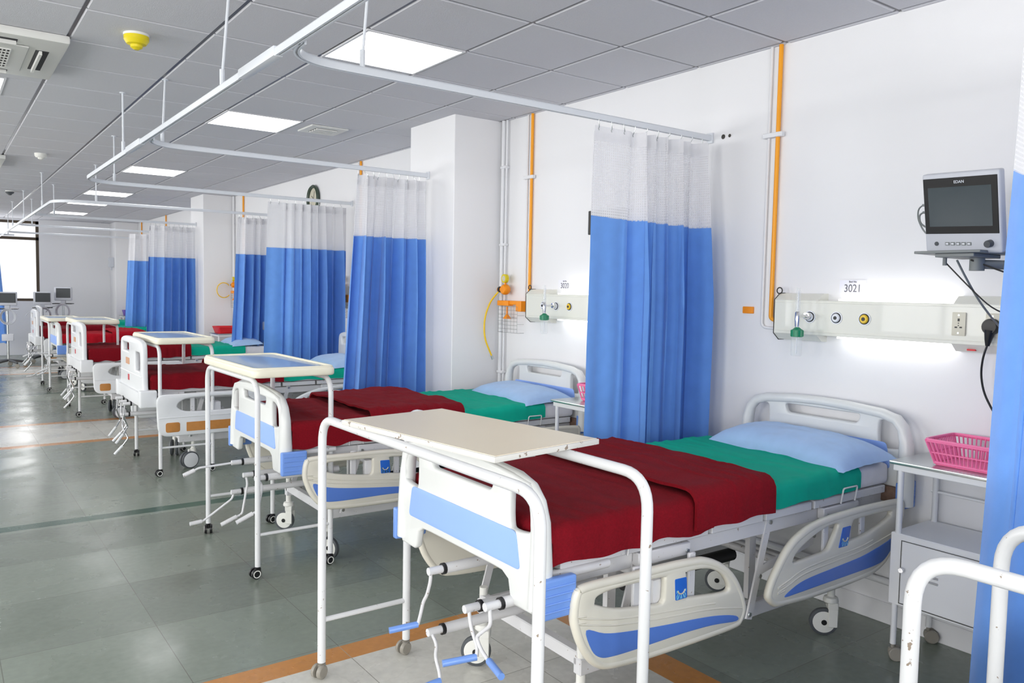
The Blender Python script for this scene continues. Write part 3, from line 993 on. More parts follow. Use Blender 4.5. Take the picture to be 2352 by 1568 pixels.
def make_bed_b(label):
    bed = empty('hospital_bed', (0, 0, 0), 0, label, 'hospital bed', 'hospital beds along the right wall')
    end_board_b(bed, 'footboard', 0.0, 0.0, -1)
    end_board_b(bed, 'headboard', 2.07, 0.0, -1)
    for x, sg in ((0, -1), (2.07, 1)):
        bm = bmesh.new(); box(bm, x - .045, x + .045, -.47, .47, .565, .675, .012, 2)
        for s in (-1, 1):
            ya, yb = sorted((s * .44, s * .52)); xa, xb = sorted((x - sg * .075, x + sg * .055))
            box(bm, xa, xb, ya, yb, .56, .70, .015, 3)
        finish(bm, 'end_beam', 'white2', bed, 45)
    for s in (-1, 1):
        yr = s * .53
        for ol, hole, st in ((RB1, [(.22, .565), (.26, .61), (.35, .628), (.60, .630), (.78, .618), (.83, .575), (.79, .53), (.60, .515), (.35, .515), (.26, .53)],
                              [(.13, .24, .355, .435), (.29, .93, .355, .43)]),
                             (RB2, [(1.32, .555), (1.40, .60), (1.60, .628), (1.80, .628), (1.86, .59), (1.82, .545), (1.60, .525), (1.42, .52)],
                              [(1.22, 1.74, .36, .42), (1.78, 1.90, .355, .42)])):
            o = plate('side_rail', 'white2', bed, ol, [smooth_loop(hole, 4)], th=.032, bev=.012, plane='XZ', at=yr)
            for q in st:
                b = plate('orange_stripe', 'orange_d', o, rect(q[0], q[1], q[2], q[3], .02 if q[1] - q[0] < .2 else .006), th=.004, bev=.001, plane='XZ', at=yr + s * .016)
                b['label'] = 'wood-orange inset stripe'
            bm = bmesh.new()
            xs = (.08, 1.0) if ol is RB1 else (1.13, 1.98)
            tube(bm, [(xs[0], yr + s * .016, .475), (xs[1], yr + s * .016, .475)], .004, 6)
            finish(bm, 'moulded_line', 'white2', o, 50)
        rail_mount(bed, s, .30, .75, yr); rail_mount(bed, s, 1.40, 1.78, yr)
    deck(bed, zt=.70); base_frame(bed)
    for i, (x, y, a) in enumerate(((.40, -.31, .2), (.40, .31, 1.2), (1.80, -.31, .4), (1.80, .31, .8))):
        caster_b(bed, x, y, a)
    for y, z0, sw in ((.22, .56, .06), (.05, .55, -.05), (-.10, .55, .05), (-.02, .45, -.04)):
        rod = [(-.09, y, z0), (-.10, y - .005, z0 - .10), (-.06, y + sw, z0 - .20), (-.10, y + sw * .6, z0 - .26)]
        crank(bed, y, z0, .30, rod, [(-.10, y + sw * .6, z0 - .26), (-.16, y + sw * .2, z0 - .33)], 'white2', 'chrome')
    KID[bed.name] = kids(bed)
    return bed


# ------------------------------------------------------------------ bedding
def drape(name, m, x0, x1, yh, zt, drop, r=.03, th=.006, seed=0, amp=.004, foot=False, head=False, wav=.012, nx=70, ny=60, wr=1.0, hump=None, parent=None):
    """cloth lying on a mattress: wraps over the long sides and, if asked, over an end"""
    def wrap(s, half):
        """arc length from centre -> (offset, drop)"""
        sg = 1 if s >= 0 else -1; a = abs(s); fl = half - r
        if a <= fl: return sg * a, 0.0
        a -= fl
        if a <= r * PI / 2:
            t = a / r
            return sg * (fl + r * math.sin(t)), r * (1 - math.cos(t))
        return sg * (fl + r), r + (a - r * PI / 2)
    S = yh - r + r * PI / 2 + (drop - r)
    L = (x1 - x0)
    e0 = -(drop * .9) if foot else 0
    e1 = (drop * .9) if head else 0
    xa = np.linspace(e0, L + e1, nx); ya = np.linspace(-S, S, ny)
    bm = bmesh.new(); grid = []; corner = set()
    for i, s in enumerate(xa):
        row = []
        for j, t in enumerate(ya):
            hemw = 1 + wav / max(drop, .02) * (noise.noise(Vector((s * 7 + seed, 3.1 + (t > 0), seed))) * 1.6)
            tt = t
            y, dz = wrap(tt, yh)
            if dz > r: dz = r + (dz - r) * hemw
            x = x0 + s; dx = 0
            if foot and s < r:
                q = (r - s)
                if q < r * PI / 2: a = q / r; x = x0 + r - r * math.sin(a); dx = r * (1 - math.cos(a))
                else: x = x0; dx = r + (q - r * PI / 2)
            if head and s > L - r:
                q = s - (L - r)
                if q < r * PI / 2: a = q / r; x = x1 - r + r * math.sin(a); dx = r * (1 - math.cos(a))
                else: x = x1; dx = r + (q - r * PI / 2)
            z = zt - (dz ** 3 + dx ** 3) ** (1 / 3)
            p = Vector((x * 3.0 + seed * 7.7, y * 5.0, z * 4))
            n1 = noise.noise(p) + .5 * noise.noise(p * 2.3)
            wrk = noise.noise(Vector((x * 9 + seed, y * 2.2 + x * 3, seed)))
            wrk = max(0, 1 - abs(wrk) * 6) * wr
            side = min(1, dz / r)
            z += (1 - side) * (amp * 1.5 * n1 + .006 * wrk) 
            fold = noise.noise(Vector((x * 13 + seed, z * 2, seed * 2.0))) * .6 + noise.noise(Vector((x * 28 + z * 3, seed, 1)))*.25
            y += (1 if y > 0 else -1) * side * (.003 + wav * max(0, fold))
            if hump and side < 1:
                hx, hy, hr, hh = hump
                z += hh * math.exp(-((x - hx) ** 2 + (y - hy) ** 2) / hr ** 2)
            row.append(bm.verts.new((x, y, z)))
            corner.add((i, j)) if (dx > r * 1.02 and dz > r * 1.02) else None
        grid.append(row)
    for i in range(nx - 1):
        for j in range(ny - 1):
            if corner & {(i, j), (i + 1, j), (i + 1, j + 1), (i, j + 1)}: continue
            bm.faces.new((grid[i][j], grid[i + 1][j], grid[i + 1][j + 1], grid[i][j + 1]))
    bmesh.ops.delete(bm, geom=[v for v in bm.verts if not v.link_faces], context='VERTS')
    bmesh.ops.recalc_face_normals(bm, faces=bm.faces)
    if sum(f.normal.z for f in bm.faces) < 0:
        bmesh.ops.reverse_faces(bm, faces=bm.faces)
    bmesh.ops.solidify(bm, geom=bm.faces[:], thickness=-th)
    return finish(bm, name, m, parent, 70)


def pillow_mesh(Lx=.38, Ly=.82, H=.135, n=36):
    bm = bmesh.new(); top = {}; bot = {}
    for i in range(n + 1):
        for j in range(n + 1):
            u = -1 + 2 * i / n; v = -1 + 2 * j / n
            fx = (1 - abs(u) ** 2.6); fy = (1 - abs(v) ** 4)
            h = max(0, fx * fy) ** .55
            cr = 1 - .07 * (1 - abs(u)) * abs(v) ** 6 - 0
            pinch = 1 - .06 * (abs(u) ** 2) * 0
            x = u * Lx / 2 * (1 - .05 * (1 - abs(v) ** 2) * abs(u) ** 4); y = v * Ly / 2 * (1 - .05 * (1 - abs(u) ** 2) * abs(v) ** 4)
            wr = noise.noise(Vector((u * 2.2, v * 3.5, 1.3))) * .010 + noise.noise(Vector((u * 6, v * 9, 4))) * .004
            rim = 1 if h > 0 else 0
            z = .018 + h * H * .72 + wr * h
            zb = .018 - h * .016
            edge = (i in (0, n) or j in (0, n))
            wz = .004 * noise.noise(Vector((u * 5, v * 7, 9))) if edge else 0
            vtx = bm.verts.new((x, y, z + wz)); top[i, j] = vtx
            bot[i, j] = vtx if edge else bm.verts.new((x, y, zb))
    for i in range(n):
        for j in range(n):
            bm.faces.new((top[i, j], top[i + 1, j], top[i + 1, j + 1], top[i, j + 1]))
            q = [bot[i, j], bot[i, j + 1], bot[i + 1, j + 1], bot[i + 1, j]]
            bm.faces.new(q)
    return bm


def mattress_obj():
    bm = bmesh.new()
    box(bm, .06, 2.03, -.43, .43, .702, .80, .03, 4)
    bmesh.ops.subdivide_edges(bm, edges=[e for e in bm.edges if e.calc_length() > .5], cuts=30, use_grid_fill=True)
    for v in bm.verts:
        k = noise.noise(v.co * 6) * .004
        v.co.z += k if v.co.z > .75 else 0
        if abs(v.co.y) > .42: v.co.y += math.copysign(max(0, noise.noise(Vector((v.co.x * 10, v.co.z * 8, 2)))) * .010, v.co.y)
    return bm


# ------------------------------------------------------------------ overbed tables
def twin_caster(par, x, y, rz, m='black', R=.027):
    b = bmesh.new()
    lathe(b, [(0, .085), (.008, .085), (.008, .055), (.017, .052), (.017, .03), (0, .03)], (0, 0, 0), 'Z', 12)
    c = finish(b, 'caster', m if m != 'black' else 'black', par, 40)
    c.location = (x, y, 0); c.rotation_euler = (0, 0, rz)
    for s in (-1, 1):
        b = bmesh.new(); ya, yb = s * .008, s * .024
        lathe(b, [(0, ya), (R, ya), (R, yb - s * .004), (R - .004, yb), (0, yb)], (-.014, 0, R), 'Y', 20)
        finish(b, 'wheel', m, c, 40)
        if m == 'black':
            b = bmesh.new(); lathe(b, [(R - .011, yb - s * .001), (R - .011, yb + s * .0015), (R - .006, yb + s * .0015), (R - .006, yb - s * .001)], (-.014, 0, R), 'Y', 20)
            finish(b, 'wheel_ring', 'castwhite', c, 40)
    return c


def overbed_frame(t, xs, yn, yf, zt, r, m, low=.23, base=.06):
    for x in xs:
        bm = bmesh.new()
        tube(bm, fillet([(x, yn, base), (x, yn, zt), (x, yf, zt), (x, yf, base)], .10, 8), r, 14)
        finish(bm, 'leg_frame', m, t, 60)
    for y in (yn, yf):
        bm = bmesh.new(); tube(bm, [(xs[0], y, low), (xs[1], y, low)], r * .62, 10)
        finish(bm, 'stretcher', m, t, 60)


def table_board(label, loc, xs, yn, yf, board_c, rot, size, mm='enamel2', caster='greycast', group='overbed tables over the bed ends'):
    t = empty('overbed_table', loc, 0, label, 'overbed table', group)
    overbed_frame(t, xs, yn, yf, 1.042, .0165, 'enamel')
    bm = bmesh.new(); sx, sy = size
    box(bm, -sx / 2, sx / 2, -sy / 2, sy / 2, 0, .018, .003, 2)
    o = finish(bm, 'table_top', [mm], t, 30); o.location = (board_c[0], board_c[1], 1.0585); o.rotation_euler = (0, 0, rot)
    bm = bmesh.new(); box(bm, -sx / 2 + .006, sx / 2 - .006, -sy / 2 + .006, sy / 2 - .006, .018, .0195)
    s = finish(bm, 'laminate_surface', 'board', o, 0); s['label'] = 'cream laminate surface'
    for x in xs:
        for y in (yn, yf): twin_caster(t, x, y, rnd.uniform(0, 3), caster)
    return t


def make_tray_table(label):
    t = empty('overbed_table', (0, 0, 0), 0, label, 'overbed table', 'overbed tables over the bed ends')
    overbed_frame(t, (-.205, .205), -.47, .47, 1.05, .0145, 'enamel')
    o = plate('table_top', 'tray', t, round_poly([(-.232, -.485), (.232, -.485), (.232, .485), (-.232, .485)], .05, 6), th=.045, bev=.012, plane='XY', at=1.089)
    bm = bmesh.new()
    rim = round_poly([(-.218, -.470), (.218, -.470), (.218, .470), (-.218, .470)], .04, 5)
    tube(bm, [(p[0], p[1], 1.112) for p in rim], .009, 8, closed=True)
    finish(bm, 'tray_rim', 'tray', o, 60)
    s = plate('blue_inset', 'trayblue', o, round_poly([(-.19, -.435), (.19, -.435), (.19, .435), (-.19, .435)], .03, 4), th=.003, bev=.001, plane='XY', at=1.1125)
    s['label'] = 'pale blue inset surface'
    for x in (-.205, .205):
        for y in (-.47, .47): twin_caster(t, x, y, rnd.uniform(0, 3), 'black')
    KID[t.name] = kids(t)
    return t


# ------------------------------------------------------------------ curtains and tracks
def curtain(label, y, x0, x1, zb, n, seed, lean=0.0, amp=.05, flat=0.0, hooks=True, zt=2.40, zs=1.945, rise=0.0, group='blue bedside curtains with white net tops', lean_r=0.0):
    t = empty('privacy_curtain', (x0, y, 0), 0, label, 'curtain', group)
    NS = max(60, int(26 * n)); W = x1 - x0
    rr = random.Random(seed)
    ph = [rr.uniform(0, 6.28) for _ in range(6)]
    def pos(s, z):
        h = (zt - z) / (zt - zb)
        a = 0.0
        s2 = s
        if flat > 0:
            k = max(0.0, (s - flat) / (1 - flat)) if s > flat else 0.0
            ampk = amp * min(1, .12 + max(0, (s - flat * .8)) * 6)
        else:
            k = s; ampk = amp
        phi = 2 * PI * n * (s if not flat else k) + .9 * math.sin(2 * PI * 1.3 * s + ph[0]) + .5 * math.sin(2 * PI * 3.1 * s + ph[1]) + h * .5 * math.sin(5 * s + ph[2])
        v = math.sin(phi) + .30 * math.sin(2.1 * phi + ph[3])
        v2 = math.cos(phi)
        ha = .45 + .55 * min(1, h * 2.2)
        dy = ampk * (1.25 + .7 * math.sin(2 * PI * .62 * n * s + ph[4])) * v * ha
        pitch_ = W / n * (1 - flat)
        dx = .13 * pitch_ * math.sin(2 * phi) * ha + .25 * ampk * v2 * ha * math.sin(3 * s + ph[4])
        dx *= min(1, (.5 - abs(s - .5)) * 20)
        x = s * W + dx
        x += (1 - s) * lean * h + s * lean_r * h
        if flat and s < flat: dy += .012 * math.sin(s * 40 + ph[4]) * h
        dy += .01 * noise.noise(Vector((s * 6, h * 3, seed)))
        return x, dy
    for nm, z0, z1, nz, mt in (('net_panel', zs - .004, zt - .03, 10, 'net'), ('heading_tape', zt - .075, zt, 2, 'hem'), ('cloth_panel', zb, zs, 30, 'curt')):
        bm = bmesh.new(); uvl = bm.loops.layers.uv.new('UVMap'); rows = []
        arc = 0
        for i in range(NS + 1):
            s = i / NS; col = []
            if i:
                xa, ya = pos(s, zs); xb, yb = pos((i - 1) / NS, zs); arc += math.hypot(xa - xb, ya - yb)
            for j in range(nz + 1):
                z = z0 + (z1 - z0) * j / nz
                x, dy = pos(s, z)
                zz = z + rise * s * (1 if z < zs + .01 else 0)
                wav = .006 * math.sin(2 * PI * n * s + ph[5]) if nm == 'cloth_panel' and j == 0 else 0
                off = 0.003 if nm == 'heading_tape' else 0
                col.append((bm.verts.new((x, dy - off, zz + wav)), arc, z))
            rows.append(col)
        for i in range(NS):
            for j in range(nz):
                q = (rows[i][j], rows[i + 1][j], rows[i + 1][j + 1], rows[i][j + 1])
                f = bm.faces.new([v[0] for v in q])
                for l, v in zip(f.loops, q): l[uvl].uv = (v[1], v[2])
        o = finish(bm, nm, mt, t, 80)
    if hooks:
        nh = 10
        for k in range(nh):
            s = (k + .3) / nh
            x, dy = pos(s, zt)
            bm = bmesh.new()
            tube(bm, [(x, 0, zt + .034), (x, 0, zt + .02), (x + .004, dy * .5, zt + .008), (x, dy - .006, zt - .008), (x - .005, dy - .006, zt - .016), (x, dy - .006, zt - .022)], .0022, 5)
            finish(bm, 'hook', 'steel', t, 60)
    return t


TZ = 2.45
PROF = [(-.012, -.016), (-.004, -.016), (-.004, -.006), (.004, -.006), (.004, -.016), (.012, -.016), (.014, .010), (.010, .016), (-.010, .016), (-.014, .010)]


def rail_obj(t, pts, name):
    bm = bmesh.new()
    tube(bm, pts, 1, prof=PROF)
    return finish(bm, name, 'alu', t, 30)


def hanger(t, x, y, lean=0.0):
    bm = bmesh.new()
    tube(bm, [(x, y, TZ + .05), (x + lean, y, CEIL)], .0065, 8)
    tube(bm, [(x, y, TZ + .012), (x, y, TZ + .085)], .0115, 8)
    lathe(bm, [(0, CEIL - .006), (.02, CEIL - .006), (.02, CEIL), (0, CEIL)], (x + lean, y, 0), 'Z', 12)
    finish(bm, 'hanger_rod', 'alu', t, 40)


def wall_bracket(t, x, y):
    bm = bmesh.new(); box(bm, x - .014, x, y - .022, y + .022, TZ - .03, TZ + .03, .004, 2)
    tube(bm, [(x - .015, y, TZ), (x - .018, y, TZ)], .004, 8)
    finish(bm, 'wall_bracket', 'alu', t, 30)


def joiner(t, x, y):
    bm = bmesh.new(); box(bm, x - .019, x + .019, y - .02, y + .42, TZ - .018, TZ + .021, .004, 2)
    finish(bm, 'track_joiner', 'alu', t, 30)


def track(label, xm, branches, y_start, y_end, hang, joins, curve_first=False):
    t = empty('curtain_track', (0, 0, 0), 0, label, 'curtain track', 'white curtain tracks hung from the ceiling')
    yl, xl = branches[-1]
    first = branches[0]
    r = .34
    if curve_first:
        main = [(xm, first[0] + .0, TZ)]
        main = fillet([(first[1], first[0], TZ), (xm, first[0], TZ), (xm, y_end, TZ)], r, 10)
        rest = branches[1:]
        wall_bracket(t, first[1], first[0])
    else:
        main = fillet([(xm, y_start, TZ), (xm, yl, TZ), (xl, yl, TZ)], r, 10)
        rest = branches[:-1]
        wall_bracket(t, xl, yl)
    rail_obj(t, main, 'main_rail')
    for yb, xb in rest:
        p = fillet([(xm + .020, yb - .5, TZ), (xm + .020, yb, TZ), (xb, yb, TZ)], .30, 10)
        p = [q for q in p if q.y > yb - .34] if True else p
        rail_obj(t, p, 'branch_rail')
        wall_bracket(t, xb, yb)
    for yy in joins: joiner(t, xm, yy)
    for h in hang: hanger(t, *h)
    return t


track('long white curtain track over the nearest three beds with three branches', 1.09, [(.95, 3.65), (3.09, 3.65), (5.55, 3.2), (7.95, 3.65)], .93, 8,
      [(1.46, 3.09, .03), (1.09, 3.78, .03), (1.22, 5.55, .02), (1.09, 6.12, .0), (1.34, 7.95, 0), (1.09, 1.5, 0), (2.6, .95, 0)], [3.07, 5.53])
track('white curtain track farther down the ward over the distant beds', 1.09, [(10.02, 3.65), (12.45, 3.2), (14.85, 3.65), (17.2, 3.65)], 10.02, 19.3,
      [(1.09, 11.2, 0), (1.35, 12.45, 0), (1.09, 13.6, 0), (1.09, 15.6, 0), (1.3, 14.85, 0), (1.5, 10.02, 0)], [], curve_first=True)

curtain('blue and white curtain between the nearest bed and the second, wide flat left panel', 3.07, 2.735, 3.615, .50, 6.5, 3, lean=-.03, flat=.27, amp=.060, rise=-.02)
curtain('blue and white curtain gathered in front of the near column', 5.55, 2.58, 3.165, .26, 7, 5, lean=-.14, amp=.055)
curtain('blue and white curtain hanging behind the second, overlapping the clock wall', 7.95, 2.735, 3.58, .45, 7.5, 8, lean=-.05, flat=.20, amp=.060)
curtain('narrow blue and white curtain left of the one under the clock', 10.02, 3.07, 3.60, .45, 5, 11, lean=-.10, amp=.055)
curtain('blue and white curtain at the second column far down the ward', 12.45, 2.55, 3.185, .35, 6, 14, lean=-.08, amp=.055)
curtain('slim distant blue curtain left of the one at the far column', 14.85, 2.72, 3.60, .45, 6, 18, lean=-.09, amp=.055, hooks=False)
curtain('blue curtain beside the end window, cut by the left edge', 18.3, .30, 1.02, .35, 5, 21, lean=.05, lean_r=.14, amp=.05, hooks=False, group='blue curtain at the end window')
curtain('large blue curtain cut by the right edge, in front of the bedside locker', .95, 2.37, 3.60, .14, 7, 25, lean=-.15, amp=.050, hooks=True, flat=.14, zs=1.90, lean_r=-.02)
t = empty('curtain_track', (0, 0, 0), 0, 'short white curtain track near the end window at left', 'curtain track', 'white curtain tracks hung from the ceiling')
rail_obj(t, [(-.8, 18.3, TZ), (1.3, 18.3, TZ)], 'main_rail')
for xx in (-.5, .4, 1.2): hanger(t, xx, 18.3)

# ------------------------------------------------------------------ place beds
BEDS = [  # type, foot x, centre y, label
    ('A', 1.50, 2.33, 'nearest fully visible hospital bed, white and light blue footboard, blue-sleeved cranks'),
    ('A2', 1.50, 4.55, 'second hospital bed with light blue footboard panel and grey cranks spread out'),
    ('B', 1.36, 7.30, 'white hospital bed with orange-striped rails, nearest of that kind'),
    ('B', 1.34, 10.3, 'second white hospital bed with orange-striped rail, behind the nearest of that kind'),
    ('A2', 1.40, 13.1, 'distant hospital bed with blue corner bumper and bright crimson blanket'),
    ('B', 1.31, 14.8, 'distant white hospital bed beside the monitor stands'),
    ('B', 1.60, 17.35, 'farthest hospital bed before the end wall'),
    ('A', 1.28, .14, 'bed in front of the nearest full one, only its footboard top shows at bottom right'),
]
bedA = make_bed_a('bump', BEDS[0][3]); bedA.location = (1.50, 2.33, 0)
bedA2 = make_bed_a('frame', BEDS[1][3], CR_A2); bedA2.location = (1.50, 4.55, 0)
bedB = make_bed_b(BEDS[2][3]); bedB.location = (1.36, 7.30, 0)
proto = {'A': bedA, 'A2': bedA2, 'B': bedB}
for k in range(3, 8):
    ty, fx, cy, lab = BEDS[k]
    dup(proto[ty], (fx, cy, 0), lab)

nm = ['on the nearest full bed', 'on the second bed', 'on the first orange-striped bed', 'on the second orange-striped bed', 'on the distant bed with the blue bumper', 'on the distant bed by the monitor stands', 'on the farthest bed']
mat_o = finish(mattress_obj(), 'mattress', 'sheet', None, 60)
tag(mat_o, 'white sheeted mattress ' + nm[0], 'mattress', 'white sheeted mattresses')
blow = drape('blanket', 'red', .045, .80, .445, .812, .115, seed=1, amp=.004, foot=True, wav=.020, hump=(.0, -.9, .1, 0), th=.008)
tag(blow, 'maroon blanket with a doubled upper fold ' + nm[0], 'blanket', 'maroon blankets')
bup = drape('folded_layer', 'red', .68, 1.13, .462, .848, .135, r=.045, seed=2, amp=.006, foot=False, wav=.012, th=.012, parent=blow)
# rounded right roll of the fold
bm = bmesh.new()
gs = drape('green_sheet', 'green', 1.00, 1.77, .440, .809, .095, seed=4, amp=.004, wav=.010, th=.004)
tag(gs, 'green drawsheet across the middle of the mattress ' + nm[0], 'sheet', 'green sheets across the beds')
pil = finish(pillow_mesh(), 'pillow', 'pillow', None, 60)
tag(pil, 'light blue pillow ' + nm[0], 'pillow', 'light blue pillows')
bm.free()
# second blanket style
blow2 = drape('blanket', 'red', .045, .62, .447, .815, .135, seed=31, amp=.006, foot=True, wav=.028, th=.008)
tag(blow2, 'maroon blanket with a wavy hem ' + nm[1], 'blanket', 'maroon blankets')
bup2 = drape('folded_layer', 'red', .50, 1.12, .466, .850, .150, r=.045, seed=32, amp=.008, wav=.022, th=.012, parent=blow2)
KID[mat_o.name] = []; KID[gs.name] = []; KID[pil.name] = []
blow.location = (1.50, 2.33, 0); gs.location = (1.50, 2.33, 0); mat_o.location = (1.50, 2.33, 0)
pil.location = (1.50 + 1.835, 2.33 - .07, .802); pil.rotation_euler = (0, -.07, -.09)
for k in range(1, 7):
    ty, fx, cy, _ = BEDS[k]
    dup(mat_o, (fx, cy, 0), 'white sheeted mattress ' + nm[k])
    dup(gs, (fx, cy, 0), 'green drawsheet across the middle of the mattress ' + nm[k])
    p = dup(pil, (fx + 1.835, cy - .06, .802), 'light blue pillow ' + nm[k])
    p.scale = (1, 1, .8)
    if k == 1: blow2.location = (fx, cy, 0)
    else:
        b = dup(blow2 if k % 2 else blow, (fx, cy, 0), 'maroon blanket ' + nm[k])
        if k in (4,):
            b['label'] = 'bright crimson blanket ' + nm[k]
            for q in [b] + kids(b):
                q.data = q.data.copy(); q.data.materials[0] = MT['red2']

# ------------------------------------------------------------------ overbed tables
table_board('nearest overbed table with plain cream board over the foot of the nearest full bed', (0, 0, 0), (1.22, 1.60), 1.535, 2.92, (1.46, 2.27), .13, (.46, .82))
table_board('overbed table cut by the bottom right corner, thick white tubes', (0, 0, 0), (1.57, 1.97), -.60, .775, (1.95, .18), 0, (.50, .82))
tr = make_tray_table('overbed table with blue-inset cream tray at the foot of the second bed'); tr.location = (1.57, 4.60, 0)
dup(tr, (1.66, 7.25, 0), 'overbed table with blue-inset tray at the first orange-striped bed')
dup(tr, (1.55, 10.80, 0), 'overbed table with cream tray at the second orange-striped bed')
far_t = dup(tr, (1.52, 13.40, 0), 'farthest overbed table, half hidden behind the one before it'); far_t.scale = (1, 1, .93)

# ------------------------------------------------------------------ bedside lockers
def make_locker(label):
    t = empty('bedside_locker', (0, 0, 0), 0, label, 'bedside locker', 'white bedside lockers by the wall')
    D, W, H = .33, .40, .85       # depth (x), width (y), height; origin = front corner nearest the bed, y runs -W..0
    for x in (.012, D - .012):
        for y in (-.030, -W + .012):
            bm = bmesh.new(); tube(bm, [(x, y, .07), (x, y, H - .02)], .0125, 10); finish(bm, 'leg', 'locker', t, 50)
            twin_caster(t, x, y, 2.2, 'greycast', .03)
    bm = bmesh.new(); box(bm, -.012, D + .012, -W - .012, .012, H - .002, H + .012, .003, 2)
    o = finish(bm, 'steel_top', 'steel', t, 30); o['label'] = 'stainless steel top'
    bm = bmesh.new(); box(bm, 0, D, -W, 0, H - .030, H - .002, .003, 1); finish(bm, 'top_frame', 'locker', t, 30)
    bm = bmesh.new(); box(bm, 0, D, -W + .004, -.004, .245, .555, .004, 1); finish(bm, 'cabinet', 'locker', t, 30)
    bm = bmesh.new(); box(bm, -.010, .002, -W + .028, -.058, .262, .530, .003, 1)
    d = finish(bm, 'door', 'locker', t, 30)
    bm = bmesh.new()
    for s in (0, 1):
        for kx in range(4):
            zc = .455 - .022 * kx
            tube(bm, [(-.0105, -.155 - .0 * s, zc), (-.0105, -.215, zc)], .0045, 6)
    for kx in range(2):
        pass
    finish(bm, 'louvres', 'locker', d, 50)
    bm = bmesh.new(); lathe(bm, [(0, -.034), (.010, -.034), (.012, -.026), (.006, -.020), (.006, -.010), (0, -.010)], (0, -.070, .41), 'X', 14)
    finish(bm, 'knob', 'chrome', d, 40)
    bm = bmesh.new()
    for a in ((-.011, -.0095, -W + .026, -.056, .2600, .2625), (-.011, -.0095, -W + .026, -.056, .5295, .532), (-.011, -.0095, -W + .026, -W + .0285, .26, .532), (-.011, -.0095, -.0585, -.056, .26, .532)):
        box(bm, *a)
    finish(bm, 'door_gap', 'dark', d, 0)
    bm = bmesh.new(); tube(bm, [(D - .012, -.012, .69), (D - .012, -W + .012, .69)], .006, 8); finish(bm, 'back_rail', 'locker', t, 50)
    KID[t.name] = kids(t)
    return t


lk = make_locker('white bedside locker with steel top next to the nearest full bed'); lk.location = (3.29, 1.735, 0)
dup(lk, (3.20, 3.925, 0), 'white bedside locker showing between the second bed and the long curtain')
dup(lk, (3.26, 11.9 + .05, 0), 'distant white bedside locker under a red tray')
dup(lk, (3.26, 18.95, 0), 'farthest white bedside locker under a purple basket')


def basket(label, loc, m, Lx=.24, Ly=.30, H=.105, name='basket', group=None, solid=False, n=16):
    t = empty(name, loc, 0, label, name)
    if group: t['group'] = group
    if solid:
        bm = bmesh.new(); c = []
        for (f, z, inn) in ((.80, 0, 0), (1.0, H, 0), (.97, H, 0), (.78, .006, 0)):
            c.append([bm.verts.new((sx * Lx / 2 * f, sy * Ly / 2 * f, z)) for sx, sy in ((-1, -1), (1, -1), (1, 1), (-1, 1))])
        for A, B in zip(c, c[1:]):
            for k in range(4): bm.faces.new((A[k], A[(k + 1) % 4], B[(k + 1) % 4], B[k]))
        bm.faces.new(c[0][::-1]); bm.faces.new(c[3])
        bmesh.ops.bevel(bm, geom=bm.edges[:], offset=.003, segments=1, affect='EDGES')
        finish(bm, 'tray_body', m, t, 40)
        bm = bmesh.new(); tube(bm, [(p[0], p[1], H) for p in rect(-Lx / 2, Lx / 2, -Ly / 2, Ly / 2, .03)], .006, 6, closed=True)
        finish(bm, 'rim', m, t, 60)
        return t
    bm = bmesh.new()
    f0 = .78
    def P(f, z, a):  # a on perimeter 0..4
        k = int(a) % 4; u = a - int(a)
        c = [(-1, -1), (1, -1), (1, 1), (-1, 1)]
        p, q = c[k], c[(k + 1) % 4]
        return Vector(((p[0] + (q[0] - p[0]) * u) * Lx / 2 * f, (p[1] + (q[1] - p[1]) * u) * Ly / 2 * f, z))
    for side in range(4):
        for k in range(n + 1):
            a = side + k / n * .999
            tube(bm, [P(f0, .006, a), P(.985, H, a)], .0032 if k not in (0, n) else .005, 5)
    for z, r in ((.012, .006), (H * .5, .0035)):
        f = f0 + (.985 - f0) * z / H
        tube(bm, [P(f, z, s + e) for s in range(4) for e in (0.02, .5, .98)], r, 5, closed=True)
    finish(bm, 'lattice_wall', m, t, 40)
    bm = bmesh.new(); box(bm, -Lx / 2 * f0, Lx / 2 * f0, -Ly / 2 * f0, Ly / 2 * f0, 0, .006, .002, 1); finish(bm, 'basket_floor', m, t, 30)
    bm = bmesh.new()
    loop = rect(-Lx / 2, Lx / 2, -Ly / 2, Ly / 2, .025)
    tube(bm, [(p[0], p[1], H) for p in loop], .0065, 6, closed=True)
    tube(bm, [(p[0] * 1.02, p[1] * 1.02, H - .006) for p in loop], .004, 5, closed=True)
    finish(bm, 'rim', m, t, 60)
    return t


basket('pink slotted plastic basket on the locker beside the nearest full bed', (3.45, 1.475, .863), 'pink', Lx=.25, Ly=.30)
basket('pink basket on the second locker, mostly hidden by the long curtain', (3.40, 3.68, .863), 'pink', Lx=.2, Ly=.26, n=8)
basket('flat red plastic tray on the distant locker', (3.42, 11.75, .863), 'redtray', .28, .36, .09, name='tray', solid=True)
basket('purple basket on the farthest locker', (3.42, 18.75, .863), 'purple', .24, .30, .11, name='basket', solid=True)


